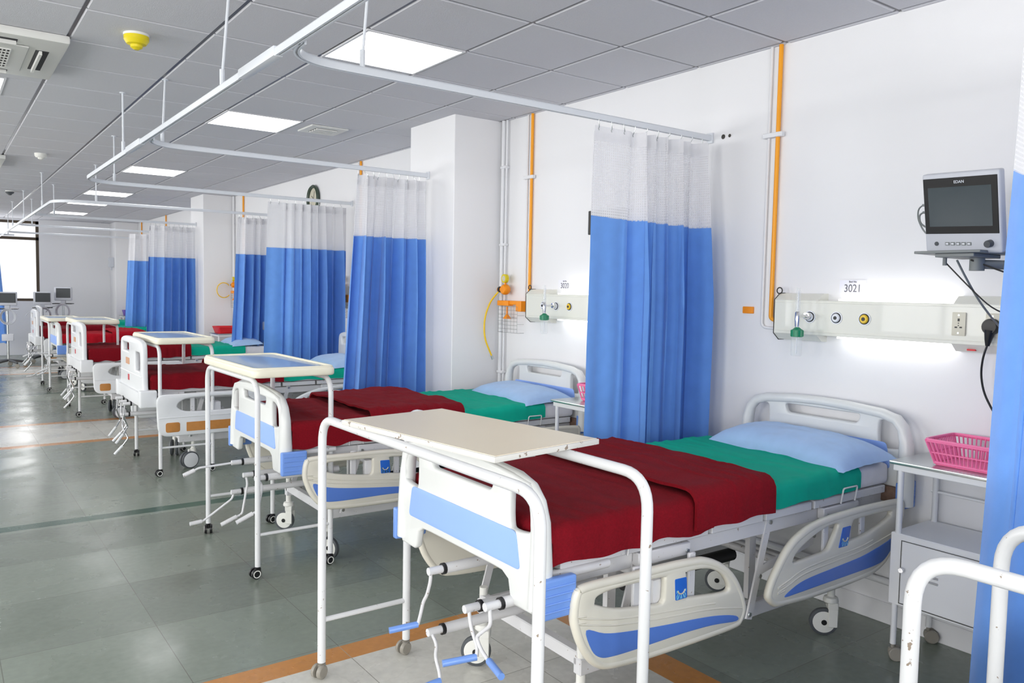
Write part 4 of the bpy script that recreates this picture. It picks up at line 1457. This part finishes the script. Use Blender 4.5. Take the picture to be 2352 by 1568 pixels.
# ------------------------------------------------------------------ wall services
def make_head_unit(label, y, length, number, seed, full=True):
    """ivory bed head service unit; y = its left end, runs toward smaller y"""
    t = empty('bed_head_unit', (WALL_R, y, 1.445), 0, label, 'bed head unit', 'ivory service units on the wall over the beds')
    L = length; xf = -.09; zf = .087; zb = .122
    bm = bmesh.new()
    # front box, full length
    box(bm, xf, 0, -L, 0, -zf, zf, .002, 1)
    finish(bm, 'housing', 'unit', t, 30)
    # chamfered ends (solid wedges) top and bottom, open between them for the lamps
    lamp0, lamp1 = .25, .90
    for s in (1, -1):
        for a, b in ((0, lamp0), (lamp1, L)):
            bm = bmesh.new()
            pr = [(xf, s * (zf - .001)), (0, s * (zf - .001)), (0, s * zb), (-.045, s * zb * .98)]
            A = [bm.verts.new((p[0], -a, p[1])) for p in pr]; B = [bm.verts.new((p[0], -b, p[1])) for p in pr]
            bm.faces.new(A); bm.faces.new(B[::-1])
            for k in range(4): bm.faces.new((A[k], B[k], B[(k + 1) % 4], A[(k + 1) % 4]))
            finish(bm, 'end_cover', 'unit', t, 0)
        bm = bmesh.new(); za, zb_ = sorted((s * (zf + .001), s * (zf + .010))); box(bm, -.072, -.012, -lamp1 + .02, -lamp0 - .10, za, zb_)
        finish(bm, 'lamp_diffuser', 'lamp', t, 0)
    bm = bmesh.new()
    for z in (zf - .012, -zf + .016, zf - .002):
        tube(bm, [(xf - .001, -.002, z), (xf - .001, -L + .002, z)], .002, 5)
    finish(bm, 'profile_lines', 'unit', t, 40)
    bm = bmesh.new()
    tube(bm, [(0, .002, zb), (-.045, .002, zb), (xf, .002, zf), (xf, .002, -zf), (-.045, .002, -zb), (0, .002, -zb)], .0025, 6)
    finish(bm, 'dark_end_edge', 'dark', t, 40)
    bm = bmesh.new()
    tube(bm, [(-.060, -.005 + .016 * math.cos(q), zb + .012 + .016 * math.sin(q)) for q in np.linspace(0, 2 * PI, 14)[:-1]], .0035, 6, closed=True)
    finish(bm, 'cable_ring', 'dark', t, 60)
    for yy, m, in ((-.21, 'outw'), (-.355, 'outw'), (-.50, 'outy')):
        bm = bmesh.new()
        lathe(bm, [(0, xf - .014), (.017, xf - .014), (.022, xf - .008), (.024, xf - .002)], (0, yy, .004), 'X', 20)
        o = finish(bm, 'gas_outlet', m, t, 40)
        bm = bmesh.new(); lathe(bm, [(.024, xf - .004), (.031, xf - .004), (.031, xf)], (0, yy, .004), 'X', 20); finish(bm, 'outlet_collar', 'outw', o, 40)
        bm = bmesh.new(); lathe(bm, [(0, xf - .0155), (.009, xf - .0155), (.009, xf - .013)], (0, yy, .004), 'X', 14); finish(bm, 'outlet_core', 'black', o, 40)
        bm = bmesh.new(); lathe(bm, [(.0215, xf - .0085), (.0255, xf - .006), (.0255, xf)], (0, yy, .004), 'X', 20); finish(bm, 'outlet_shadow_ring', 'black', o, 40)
    for yy in (-.93, -1.065):
        bm = bmesh.new(); box(bm, xf - .009, xf, yy - .028, yy + .028, -.050, .050, .003, 2)
        o = finish(bm, 'power_socket', 'socket', t, 30)
        bm = bmesh.new()
        for (py, pz, a, b) in ((0, .018, .004, .006), (-.010, -.014, .005, .003), (.010, -.014, .005, .003), (0, .004, .002, .002), (0, -.006, .002, .002)):
            box(bm, xf - .0102, xf - .008, yy + py - a, yy + py + a, pz - b, pz + b)
        finish(bm, 'socket_holes', 'black', o, 0)
        bm = bmesh.new()
        for pz in (-.038, .038): lathe(bm, [(0, xf - .0105), (.004, xf - .0105), (.004, xf - .008)], (0, yy, pz), 'X', 10)
        finish(bm, 'screws', 'steel', o, 40)
    bm = bmesh.new(); box(bm, -.068, -.052, -.99, -.955, -.113, -.106, .001, 1)
    finish(bm, 'red_switch', 'redtray', t, 30)
    KID[t.name] = kids(t)
    return t


hu = make_head_unit('ivory bed head unit with lit strips under sign 3021', 2.55, 1.55, '3021', 1)
dup(hu, (WALL_R, 4.71, 1.445), 'ivory bed head unit with lit strips under sign 3020, right part behind the curtain')
for yy, q in ((7.71, 'second bay'), (9.55, 'third bay'), (11.6, 'fourth bay'), (14.6, 'fifth bay'), (16.45, 'last bay')):
    dup(hu, (WALL_R, yy, 1.445), 'ivory bed head unit hidden behind curtains of the %s down the ward' % q)


def sign(label, y, number):
    t = empty('bed_number_sign', (WALL_R - .0015, y, 1.603), 0, label, 'sign', 'bed number signs')
    bm = bmesh.new(); box(bm, -.0015, .0015, -.07, .07, -.032, .032); finish(bm, 'paper', 'paper', t, 0)
    rot = (PI / 2, 0, -PI / 2)
    text('number_text', number, .054, 'ink', t, (-.0025, 0, -.010), rot, sx=.85)
    text('heading_text', 'Bed No', .013, 'ink', t, (-.0025, .0, .0235), rot)
    return t


sign('white paper sign reading Bed No 3021 above the nearest head unit', 2.17, '3021')
sign('white paper sign reading Bed No 3020 left of the long curtain', 4.37, '3020')


def flowmeter(label, y):
    t = empty('oxygen_flowmeter', (WALL_R - .105, y, 1.45), 0, label, 'flowmeter', 'oxygen flowmeters with green-capped bottles')
    X = -.09; Y = .0
    bm = bmesh.new()
    tube(bm, [(-.001, 0, .003), (-.045, .0, .003), (X, Y, .003)], .008, 10)
    lathe(bm, [(0, -.050), (.011, -.050), (.013, -.02), (.013, .02), (.009, .026), (0, .026)], (X, Y, 0), 'Z', 14)
    lathe(bm, [(0, -.022), (.018, -.020), (.018, -.002), (0, -.002)], (0, 0, .003), 'X', 16)
    finish(bm, 'valve', 'chrome', t, 40)
    bm = bmesh.new(); lathe(bm, [(.013, .026), (.011, .12), (.008, .142), (0, .142)], (X, Y, 0), 'Z', 14)
    finish(bm, 'flow_tube', 'clear', t, 40)
    bm = bmesh.new(); tube(bm, [(X, Y, .03), (X, Y, .125)], .003, 6); finish(bm, 'scale_rod', 'outw', t, 40)
    bm = bmesh.new(); lathe(bm, [(0, -.052), (.010, -.052), (.022, -.062), (.030, -.066), (.030, -.098), (.026, -.100), (0, -.100)], (X, Y, 0), 'Z', 16)
    for q in range(10):
        a = 2 * PI * q / 10; tube(bm, [(X + .030 * math.cos(a), Y + .030 * math.sin(a), -.068), (X + .030 * math.cos(a), Y + .030 * math.sin(a), -.096)], .003, 5)
    finish(bm, 'green_cap', 'bottlegreen', t, 40)
    bm = bmesh.new(); lathe(bm, [(.026, -.100), (.026, -.188), (.022, -.194), (0, -.194)], (X, Y, 0), 'Z', 18)
    finish(bm, 'humidifier_bottle', 'clear', t, 40)
    bm = bmesh.new(); tube(bm, [(X, Y, -.10), (X, Y, -.182)], .0035, 6); finish(bm, 'dip_tube', 'outw', t, 40)
    return t


flowmeter('clear oxygen flowmeter with green cap on the nearest head unit', 2.34)
flowmeter('clear oxygen flowmeter with green cap on the head unit by sign 3020', 4.355)

# plug with black cord
t = empty('power_plug', (WALL_R - .09, 1.485, 1.445), 0, 'black round plug with hanging black cord in the nearest head unit', 'plug')
bm = bmesh.new(); lathe(bm, [(0, -.045), (.028, -.042), (.034, -.030), (.034, -.010), (0, -.0095)], (0, 0, -.005), 'X', 20)
tube(bm, [(-.028, 0, -.02), (-.03, .004, -.06), (-.03, .006, -.085)], [.022, .014, .008], 12)
finish(bm, 'plug_body', 'black', t, 50)
bm = bmesh.new(); tube(bm, fillet([(-.03, .006, -.08), (-.03, .02, -.13), (-.02, .03, -.20), (-.01, .02, -.28), (0.0, -.03, -.38), (.02, -.10, -.44)], .06, 5), .0045, 8)
finish(bm, 'cord', 'black', t, 60)

# orange gas pipes and white conduits
PL = {2.625: 'at the nearest full bed', 4.77: 'at the second bed, by sign 3020', 7.71: 'above the curtains of the next bay', 11.6: 'above the curtains near the far column', 16.3: 'thin and distant, near the end wall', 18.5: 'most distant, beside the last column'}
for yy, q in PL.items():
    t = empty('gas_pipe', (WALL_R - .016, yy, 0), 0, 'orange vertical gas pipe ' + q, 'pipe', 'orange gas pipes down the wall')
    bm = bmesh.new(); tube(bm, fillet([(0, 0, CEIL), (0, 0, 1.43), (0, -.03, 1.42)], .03, 4), .0115, 10)
    finish(bm, 'pipe', 'orangepipe', t, 60)
    bm = bmesh.new(); box(bm, -.018, .012, -.035, .085, 2.39, 2.415, .003, 1); finish(bm, 'clip', 'duct', t, 30)
    t2 = empty('conduit', (WALL_R - .010, yy + .06, 0), 0, 'white conduit running beside the orange gas pipe ' + q, 'conduit', 'white conduits beside the gas pipes')
    bm = bmesh.new(); tube(bm, fillet([(0, 0, CEIL), (0, 0, 1.38), (0, -.12, 1.375)], .03, 4), .008, 8)
    finish(bm, 'conduit_tube', 'duct', t2, 60)
t = empty('drain_pipe', (WALL_R - .025, 5.125, 0), 0, 'white vertical pipe in the corner beside the near column', 'pipe')
bm = bmesh.new(); tube(bm, [(0, 0, 0), (0, 0, CEIL)], .016, 12); tube(bm, [(0, -.045, 0), (0, -.045, CEIL)], .009, 8)
for z in (.9, 1.9, 2.5): box(bm, -.02, .024, -.055, .02, z, z + .02, .003, 1)
finish(bm, 'pipe', 'duct', t, 50)
t = empty('drain_pipe', (WALL_R - .025, 12.03, 0), 0, 'white vertical pipe beside the far column', 'pipe')
bm = bmesh.new(); tube(bm, [(0, 0, 0), (0, 0, CEIL)], .016, 12); finish(bm, 'pipe', 'duct', t, 50)
t = empty('wall_pipe', (WALL_R - .03, 0, .21), 0, 'white horizontal pipe low on the wall behind the nearest bed', 'pipe')
bm = bmesh.new(); tube(bm, [(0, .9, 0), (0, 5.1, 0)], .016, 10)
for yy in (1.2, 2.3, 3.4, 4.5): tube(bm, [(0, yy, 0), (.03, yy, 0)], .008, 6)
finish(bm, 'pipe', 'duct', t, 50)
# orange junction plate, bolt holes in the wall
bm = bmesh.new(); box(bm, -.006, .006, -.035, .035, -.019, .019, .004, 2)
for yy in (-.024, .024): box(bm, -.0068, -.0055, yy - .003, yy + .003, -.003, .003)
o = finish(bm, 'wall_plate', 'orangepl', None, 30, (WALL_R - .006, 2.78, 1.47)); tag(o, 'small orange plate screwed to the wall left of the nearest head unit', 'wall plate')
bm = bmesh.new()
for (yy, rz_) in ((3.0, .014), (2.955, .010)):
    lathe(bm, [(0, -.003), (rz_, -.002), (rz_ * .8, .0)], (0, yy - 2.98, 0), 'X', 9)
o = finish(bm, 'wall_hole', 'dark', None, 30, (WALL_R + .0005, 2.98, 2.447)); tag(o, 'two small dark chipped holes in the wall right of the curtain bracket', 'wall damage')


def regulator(label, y, x=WALL_R, hose='long'):
    t = empty('gas_regulator', (x - .05, y, 1.56), 0, label, 'gas regulator', 'orange suction regulators with yellow hoses')
    bm = bmesh.new(); lathe(bm, [(0, -.012), (.034, -.012), (.034, .014), (0, .014)], (-.015, 0, .085), 'X', 20)
    finish(bm, 'gauge', 'yellow', t, 40)
    bm = bmesh.new(); lathe(bm, [(0, -.014), (.022, -.014), (.022, -.012)], (-.015, 0, .085), 'X', 20); finish(bm, 'gauge_face', 'clockface', t, 40)
    bm = bmesh.new(); lathe(bm, [(0, -.03), (.03, -.028), (.04, -.015), (.04, .015), (.03, .028), (0, .03)], (-.01, 0, .0), 'X', 20)
    tube(bm, [(-.01, 0, .03), (-.01, 0, .06)], .008, 8); tube(bm, [(-.01, .03, 0), (-.01, .085, .0)], .02, 12)
    finish(bm, 'regulator_body', 'orangepl', t, 40)
    bm = bmesh.new(); tube(bm, [(-.01, .05, 0), (-.01, .075, 0)], .024, 12); finish(bm, 'black_knob', 'black', t, 40)
    bm = bmesh.new()
    box(bm, -.03, .02, -.07, .08, -.125, -.085, .006, 2); box(bm, -.02, .01, -.20, -.06, -.115, -.085, .005, 2)
    box(bm, -.03, .05, -.235, -.165, -.165, -.085, .006, 2)
    tube(bm, [(-.01, -.03, -.13), (-.01, -.03, -.20)], .008, 8); lathe(bm, [(.008, -.19), (.034, -.225), (0, -.225)], (-.01, -.03, 0), 'Z', 14)
    finish(bm, 'jar_bracket', 'orangepl', t, 40)
    bm = bmesh.new()
    w0, w1 = -.19, .06
    for k in range(7):
        yy = w0 + (w1 - w0) * k / 6; tube(bm, [(-.03, yy, -.13), (-.03, yy, -.33)], .0011, 4)
    for k in range(8):
        z = -.13 - .2 * k / 7; tube(bm, [(-.03, w0, z), (-.03, w1, z)], .0011, 4)
    for k in range(4):
        z = -.13 - .2 * k / 3
        for yy in (w0, w1): tube(bm, [(-.03, yy, z), (.035, yy, z)], .0011, 4)
    finish(bm, 'wire_basket', 'cable', t, 40)
    bm = bmesh.new()
    if hose == 'long':
        pts = [(-.02, .08, -.02), (-.07, .11, -.09), (-.12, .12, -.22), (-.12, .12, -.38), (-.06, .10, -.52)]
        tube(bm, fillet(pts, .08, 5), .0065, 8)
    else:
        tube(bm, [(-.13 + .10 * math.cos(a), .07, -.08 + .11 * math.sin(a)) for a in np.linspace(.7, 5.6, 20)], .0065, 8)
    finish(bm, 'hose', 'yellowhose', t, 60)
    if hose == 'long':
        bm = bmesh.new(); tube(bm, [(-.06, .10, -.52), (-.05, .095, -.55)], .010, 8); finish(bm, 'hose_end', 'steel', t, 50)
    return t


regulator('orange suction regulator with long yellow hose beside the near column', 5.02)
regulator('orange suction regulator with looped hose peeking left of the column curtain', 8.10, hose='loop')
regulator('distant orange regulator with yellow hose left of the narrow curtain', 11.93, hose='loop')

# wall clock
t = empty('wall_clock', (WALL_R - .002, 8.98, 2.58), 0, 'round wall clock with dark green rim above the curtains', 'clock')
bm = bmesh.new(); lathe(bm, [(.125, 0), (.16, -.005), (.165, -.03), (.15, -.045), (.13, -.03), (.128, -.012)], (0, 0, 0), 'X', 36); finish(bm, 'clock_rim', 'clockrim', t, 40)
bm = bmesh.new(); lathe(bm, [(0, -.016), (.129, -.016), (.129, 0), (0, 0)], (0, 0, 0), 'X', 36); finish(bm, 'clock_face', 'clockface', t, 40)
bm = bmesh.new(); tube(bm, [(-.019, 0, 0), (-.019, .05, .04)], .003, 5); tube(bm, [(-.019, 0, 0), (-.019, -.03, .09)], .002, 5); finish(bm, 'clock_hands', 'black', t, 40)
# dispenser far column
t = empty('soap_dispenser', (3.2, 18.6 + .6, 1.95), 0, 'small grey dispenser on the wall left of the farthest curtain', 'dispenser')
bm = bmesh.new(); box(bm, -.10, 0, -.06, .06, -.05, .16, .012, 2); tube(bm, [(-.05, 0, -.12), (-.05, 0, -.05)], .02, 8); finish(bm, 'dispenser_body', 'monbody', t, 40)
# dark object behind curtain edge (wall screen)
t = empty('wall_screen', (WALL_R - .03, 3.965, 2.03), 0, 'black edge of a wall screen just left of the long curtain', 'screen')
bm = bmesh.new(); box(bm, -.02, .028, -.22, .12, -.09, .07, .004, 1); finish(bm, 'screen_case', 'black', t, 30)

# ------------------------------------------------------------------ wall monitor on an arm
def wall_monitor():
    t = empty('patient_monitor', (3.093, 1.425, 1.872), 0, 'grey patient monitor with dark screen on a wall arm at right', 'monitor')
    rot = Matrix.Rotation(math.radians(MON[0]), 4, 'Z') @ Matrix.Rotation(math.radians(MON[1]), 4, 'Y') @ Matrix.Rotation(math.radians(MON[2]), 4, 'X')
    # local: screen faces -X, width along Y, height Z
    t.rotation_euler = rot.to_euler()
    W, H = MON[3], MON[4]
    bm = bmesh.new(); box(bm, .0, .034, -W / 2, W / 2, -H / 2, H / 2, .010, 3); box(bm, .030, .065, -W * .42, W * .42, -H * .40, H * .38, .015, 3)
    finish(bm, 'monitor_case', 'monbody', t, 40)
    zt, zb = H / 2 - .018, -H / 2 + .072
    bm = bmesh.new(); box(bm, -.0015, .004, -W / 2 + .008, W / 2 - .005, zb, zt, .001, 1); finish(bm, 'bezel', 'monblack', t, 0)
    bm = bmesh.new(); box(bm, -.0022, .002, -W / 2 + .030, W / 2 - .024, zb + .028, zt - .034); finish(bm, 'screen', 'screen', t, 0)
    text('maker_text', 'EDAN', .015, 'outw', t, (-.0028, -.0, zt - .017), (PI / 2, 0, -PI / 2))
    for k in range(5):
        yy = W / 2 - .092 - .0215 * k
        bm = bmesh.new(); box(bm, -.003, .002, yy - .0085, yy + .0085, zb - .044, zb - .032, .001, 1)
        o = finish(bm, 'button', 'cable', t, 30)
        bm = bmesh.new(); box(bm, -.0035, -.0025, yy - .005, yy + .005, zb - .041, zb - .035); finish(bm, 'button_face', 'outw', o, 0)
    bm = bmesh.new(); lathe(bm, [(0, -.003), (.008, -.003), (.008, .001)], (0, W / 2 - .048, zb - .038), 'X', 14); finish(bm, 'power_button', 'tyre', t, 40)
    bm = bmesh.new(); lathe(bm, [(0, -.022), (.012, -.022), (.0135, -.018), (.0135, .001)], (0, -W / 2 + .042, zb - .036), 'X', 18); finish(bm, 'dial', 'tyre', t, 40)
    bm = bmesh.new()
    for dz in (0, .028):
        tube(bm, [(.018, W / 2 - .002, .03 - dz), (.018, W / 2 + .016, .032 - dz)], .005, 6)
    pts = [(.025, W / 2 + .010, .035), (.025, W / 2 + .04, .02), (.025, W / 2 + .046, -.02), (.025, W / 2 + .025, -.07), (.04, W / 2 - .02, -.12)]
    tube(bm, fillet(pts, .02, 4), .003, 6)
    pts = [(.02, W / 2 + .010, .005), (.02, W / 2 + .034, -.005), (.02, W / 2 + .034, -.04), (.055, W / 2 - .0, -.08)]
    tube(bm, fillet(pts, .02, 4), .0035, 6)
    finish(bm, 'sensor_leads', 'cable', t, 60)
    return t


MON = (-9.6, -13.1, 2.7, .300, .300)
wm = wall_monitor()
bm = bmesh.new()
box(bm, -.60, -.32, .03, .27, .062, .072, .002, 1); box(bm, -.58, -.36, .06, .20, .048, .062, .002, 1)
tube(bm, [(-.46, .10, .05), (-.46, .10, .0)], .026, 12)
tube(bm, [(-.46, .10, .025), (-.24, -.08, .02), (-.02, 0, .02)], .018, 10)
box(bm, -.02, -.001, -.04, .04, -.08, .10, .004, 1)
tube(bm, [(-.50, .20, .05), (-.50, .20, .02)], .008, 8)
arm = finish(bm, 'wall_arm', 'cable', wm, 40)
arm.matrix_parent_inverse = (Matrix.Translation(wm.location) @ wm.rotation_euler.to_matrix().to_4x4()).inverted()
arm.location = (WALL_R, 1.30, 1.66)
t = empty('monitor_cables', (3.14, 1.41, 1.70), 0, 'thin grey and black cables hanging from the monitor to the head unit', 'cable')
for pts, r, m in (([(.02, .10, 0), (.06, .02, -.10), (.12, -.05, -.19), (.24, -.10, -.215), (.40, -.28, -.215)], .003, 'dark'),
                  ([(.02, .05, 0), (.06, .03, -.07), (.10, .0, -.15), (.20, -.01, -.22), (.33, .01, -.26), (.37, .02, -.28)], .004, 'cable'),
                  ([(.02, .0, .0), (.10, -.10, -.05), (.25, -.25, -.12)], .0035, 'dark')):
    bm = bmesh.new(); tube(bm, fillet(pts, .06, 5), r, 6); finish(bm, 'cable', m, t, 60)


# ------------------------------------------------------------------ monitor stands at the far end
def make_stand(label):
    t = empty('monitor_stand', (0, 0, 0), 0, label, 'monitor stand', 'patient monitors on wheeled stands at the far end')
    bm = bmesh.new(); tube(bm, [(0, 0, .10), (0, 0, 1.06)], .02, 12); finish(bm, 'pole', 'steel', t, 50)
    for k in range(5):
        a = 2 * PI * k / 5 + .3
        bm = bmesh.new(); x, y = .27 * math.cos(a), .27 * math.sin(a)
        tube(bm, [(0, 0, .13), (x * .6, y * .6, .11), (x, y, .09)], [.024, .022, .018], 8); finish(bm, 'foot_arm', 'tyre', t, 50)
        bm = bmesh.new(); lathe(bm, [(0, -.02), (.035, -.02), (.038, -.014), (.038, .014), (.035, .02), (0, .02)], (x, y, .038), 'Y', 16); finish(bm, 'wheel', 'greycast', t, 40)
    bm = bmesh.new(); box(bm, -.17, .17, -.13, .13, 1.05, 1.065, .004, 1); finish(bm, 'shelf', 'black', t, 30)
    bm = bmesh.new(); box(bm, -.09, .09, -.06, .06, .48, .60, .01, 2); finish(bm, 'basket_box', 'monbody', t, 30)
    bm = bmesh.new(); box(bm, -.15, .15, -.04, .09, 1.115, 1.36, .015, 3); box(bm, -.04, .04, -.03, .05, 1.065, 1.12); o = finish(bm, 'monitor_case', 'monbody', t, 40)
    bm = bmesh.new(); box(bm, -.115, .135, -.045, -.038, 1.165, 1.34, .003, 1); finish(bm, 'screen', 'screen2', o, 0)
    bm = bmesh.new()
    for i in range(3):
        R = .10 + .012 * i
        tube(bm, [(.02 + R * math.cos(a), -.14 - .01 * i, .92 + R * 1.15 * math.sin(a)) for a in np.linspace(0, 2 * PI, 22)[:-1]], .008, 6, closed=True)
    tube(bm, [(-.05, -.13, 1.04), (-.22, -.13, .98), (-.28, -.12, .90)], .008, 6)
    finish(bm, 'coiled_cables', 'monbody', t, 60)
    KID[t.name] = kids(t)
    return t


st = make_stand('patient monitor on a wheeled stand nearest the left edge, in front of the blue curtain'); st.location = (1.07, 16.9, 0); st.rotation_euler = (0, 0, -.15)
dup(st, (1.70, 17.75, -.0), 'patient monitor on a stand, middle of the three at the far end', rz=-.1)
s3 = dup(st, (2.07, 17.9, 0), 'highest patient monitor of the three, in front of the plain end wall', rz=-.3); s3.scale = (1, 1, 1.07)

# ------------------------------------------------------------------ ceiling fittings
def cassette(label, cx, cy):
    t = empty('air_conditioner', (cx, cy, CEIL), 0, label, 'air conditioner', 'square ceiling air conditioners')
    h = .475
    zb = -.045
    bm = bmesh.new(); box(bm, -h, h, -h, h, zb, 0, .012, 2); finish(bm, 'cover_panel', 'acwhite', t, 40)
    for k in range(4):
        a = k * PI / 2
        for nm2, m, (x0, x1, y0, y1, z0, z1) in (('air_slot', 'darkslot', (.335, .40, -.24, .24, zb - .0015, zb)), ('louvre', 'acwhite', (.352, .366, -.235, .235, zb - .022, zb - .001))):
            bm = bmesh.new(); box(bm, x0, x1, y0, y1, z0, z1); o = finish(bm, nm2, m, t, 0); o.rotation_euler = (0, 0, a)
    bm = bmesh.new(); box(bm, -.30, .30, -.30, .30, zb - .012, zb - .001, .008, 2); g = finish(bm, 'grille_plate', 'acwhite', t, 40)
    bm = bmesh.new(); box(bm, -.22, .22, -.22, .22, zb - .0135, zb - .012); finish(bm, 'grille_opening', 'darkslot', g, 0)
    bm = bmesh.new()
    for k in range(25): x = -.22 + .44 * k / 24; box(bm, x - .003, x + .003, -.22, .22, zb - .018, zb - .0125)
    for k in range(8): y = -.22 + .44 * k / 7; box(bm, -.22, .22, y - .004, y + .004, zb - .019, zb - .0125)
    finish(bm, 'grille_bars', 'acwhite', g, 0)
    return t


cassette('large square ceiling air conditioner with grille at upper left', .15, 5.40)
cassette('farther ceiling air conditioner cut by the left edge', .17, 10.4)


def detector(label, x, y, m, R=.055, H=.055):
    t = empty('smoke_detector', (x, y, CEIL), 0, label, 'smoke detector', 'round smoke detectors on the ceiling')
    bm = bmesh.new(); lathe(bm, [(0, 0), (R + .002, 0), (R + .002, -.012), (0, -.012)], (0, 0, 0), 'Z', 28); finish(bm, 'base_ring', 'castwhite', t, 40)
    bm = bmesh.new(); lathe(bm, [(R, -.012), (R * 1.0, -H * .45), (R * .78, -H * .75), (R * .5, -H * .82), (R * .48, -H * 1.0), (R * .2, -H * 1.15), (0, -H * 1.15)], (0, 0, 0), 'Z', 28)
    finish(bm, 'detector_body', m, t, 30)


detector('bright yellow dome smoke detector on the ceiling near the air conditioner', .90, 4.66, 'yellow', .062, .070)
detector('white smoke detector on the ceiling beyond the yellow one', .925, 9.56, 'castwhite')
detector('distant grey smoke detector on the ceiling near the window end', .935, 13.8, 'tyre')
t = empty('ceiling_vent', (2.67, 6.40, CEIL), 0, 'square white vent with dark slot beside the second light panel', 'vent')
bm = bmesh.new(); box(bm, -.16, .16, -.16, .16, -.012, 0, .004, 1); finish(bm, 'vent_frame', 'acwhite', t, 30)
bm = bmesh.new(); box(bm, -.09, .09, -.09, .09, -.014, -.012); finish(bm, 'vent_opening', 'darkslot', t, 0)
bm = bmesh.new()
for k in range(4): box(bm, -.088, .088, -.088 + .047 * k, -.062 + .047 * k, -.022, -.0135)
finish(bm, 'vent_blades', 'acwhite', t, 0)

# the two nearest beds stand a little askew in their bays
for o in bpy.data.objects:
    if o.parent is None and o.name.split('.')[0] in ('hospital_bed', 'mattress', 'blanket', 'green_sheet', 'pillow'):
        for cx, cy in ((1.50, 2.33), (1.50, 4.55)):
            if abs(o.location.y - cy) < .1 and abs(o.location.x - cx) < 2.2 and o.location.x >= 1.49:
                a = math.radians(-0.7)
                d = o.location - Vector((cx, cy, 0))
                o.location = Vector((cx, cy, 0)) + Matrix.Rotation(a, 3, 'Z') @ d
                o.rotation_euler.z += a
                break
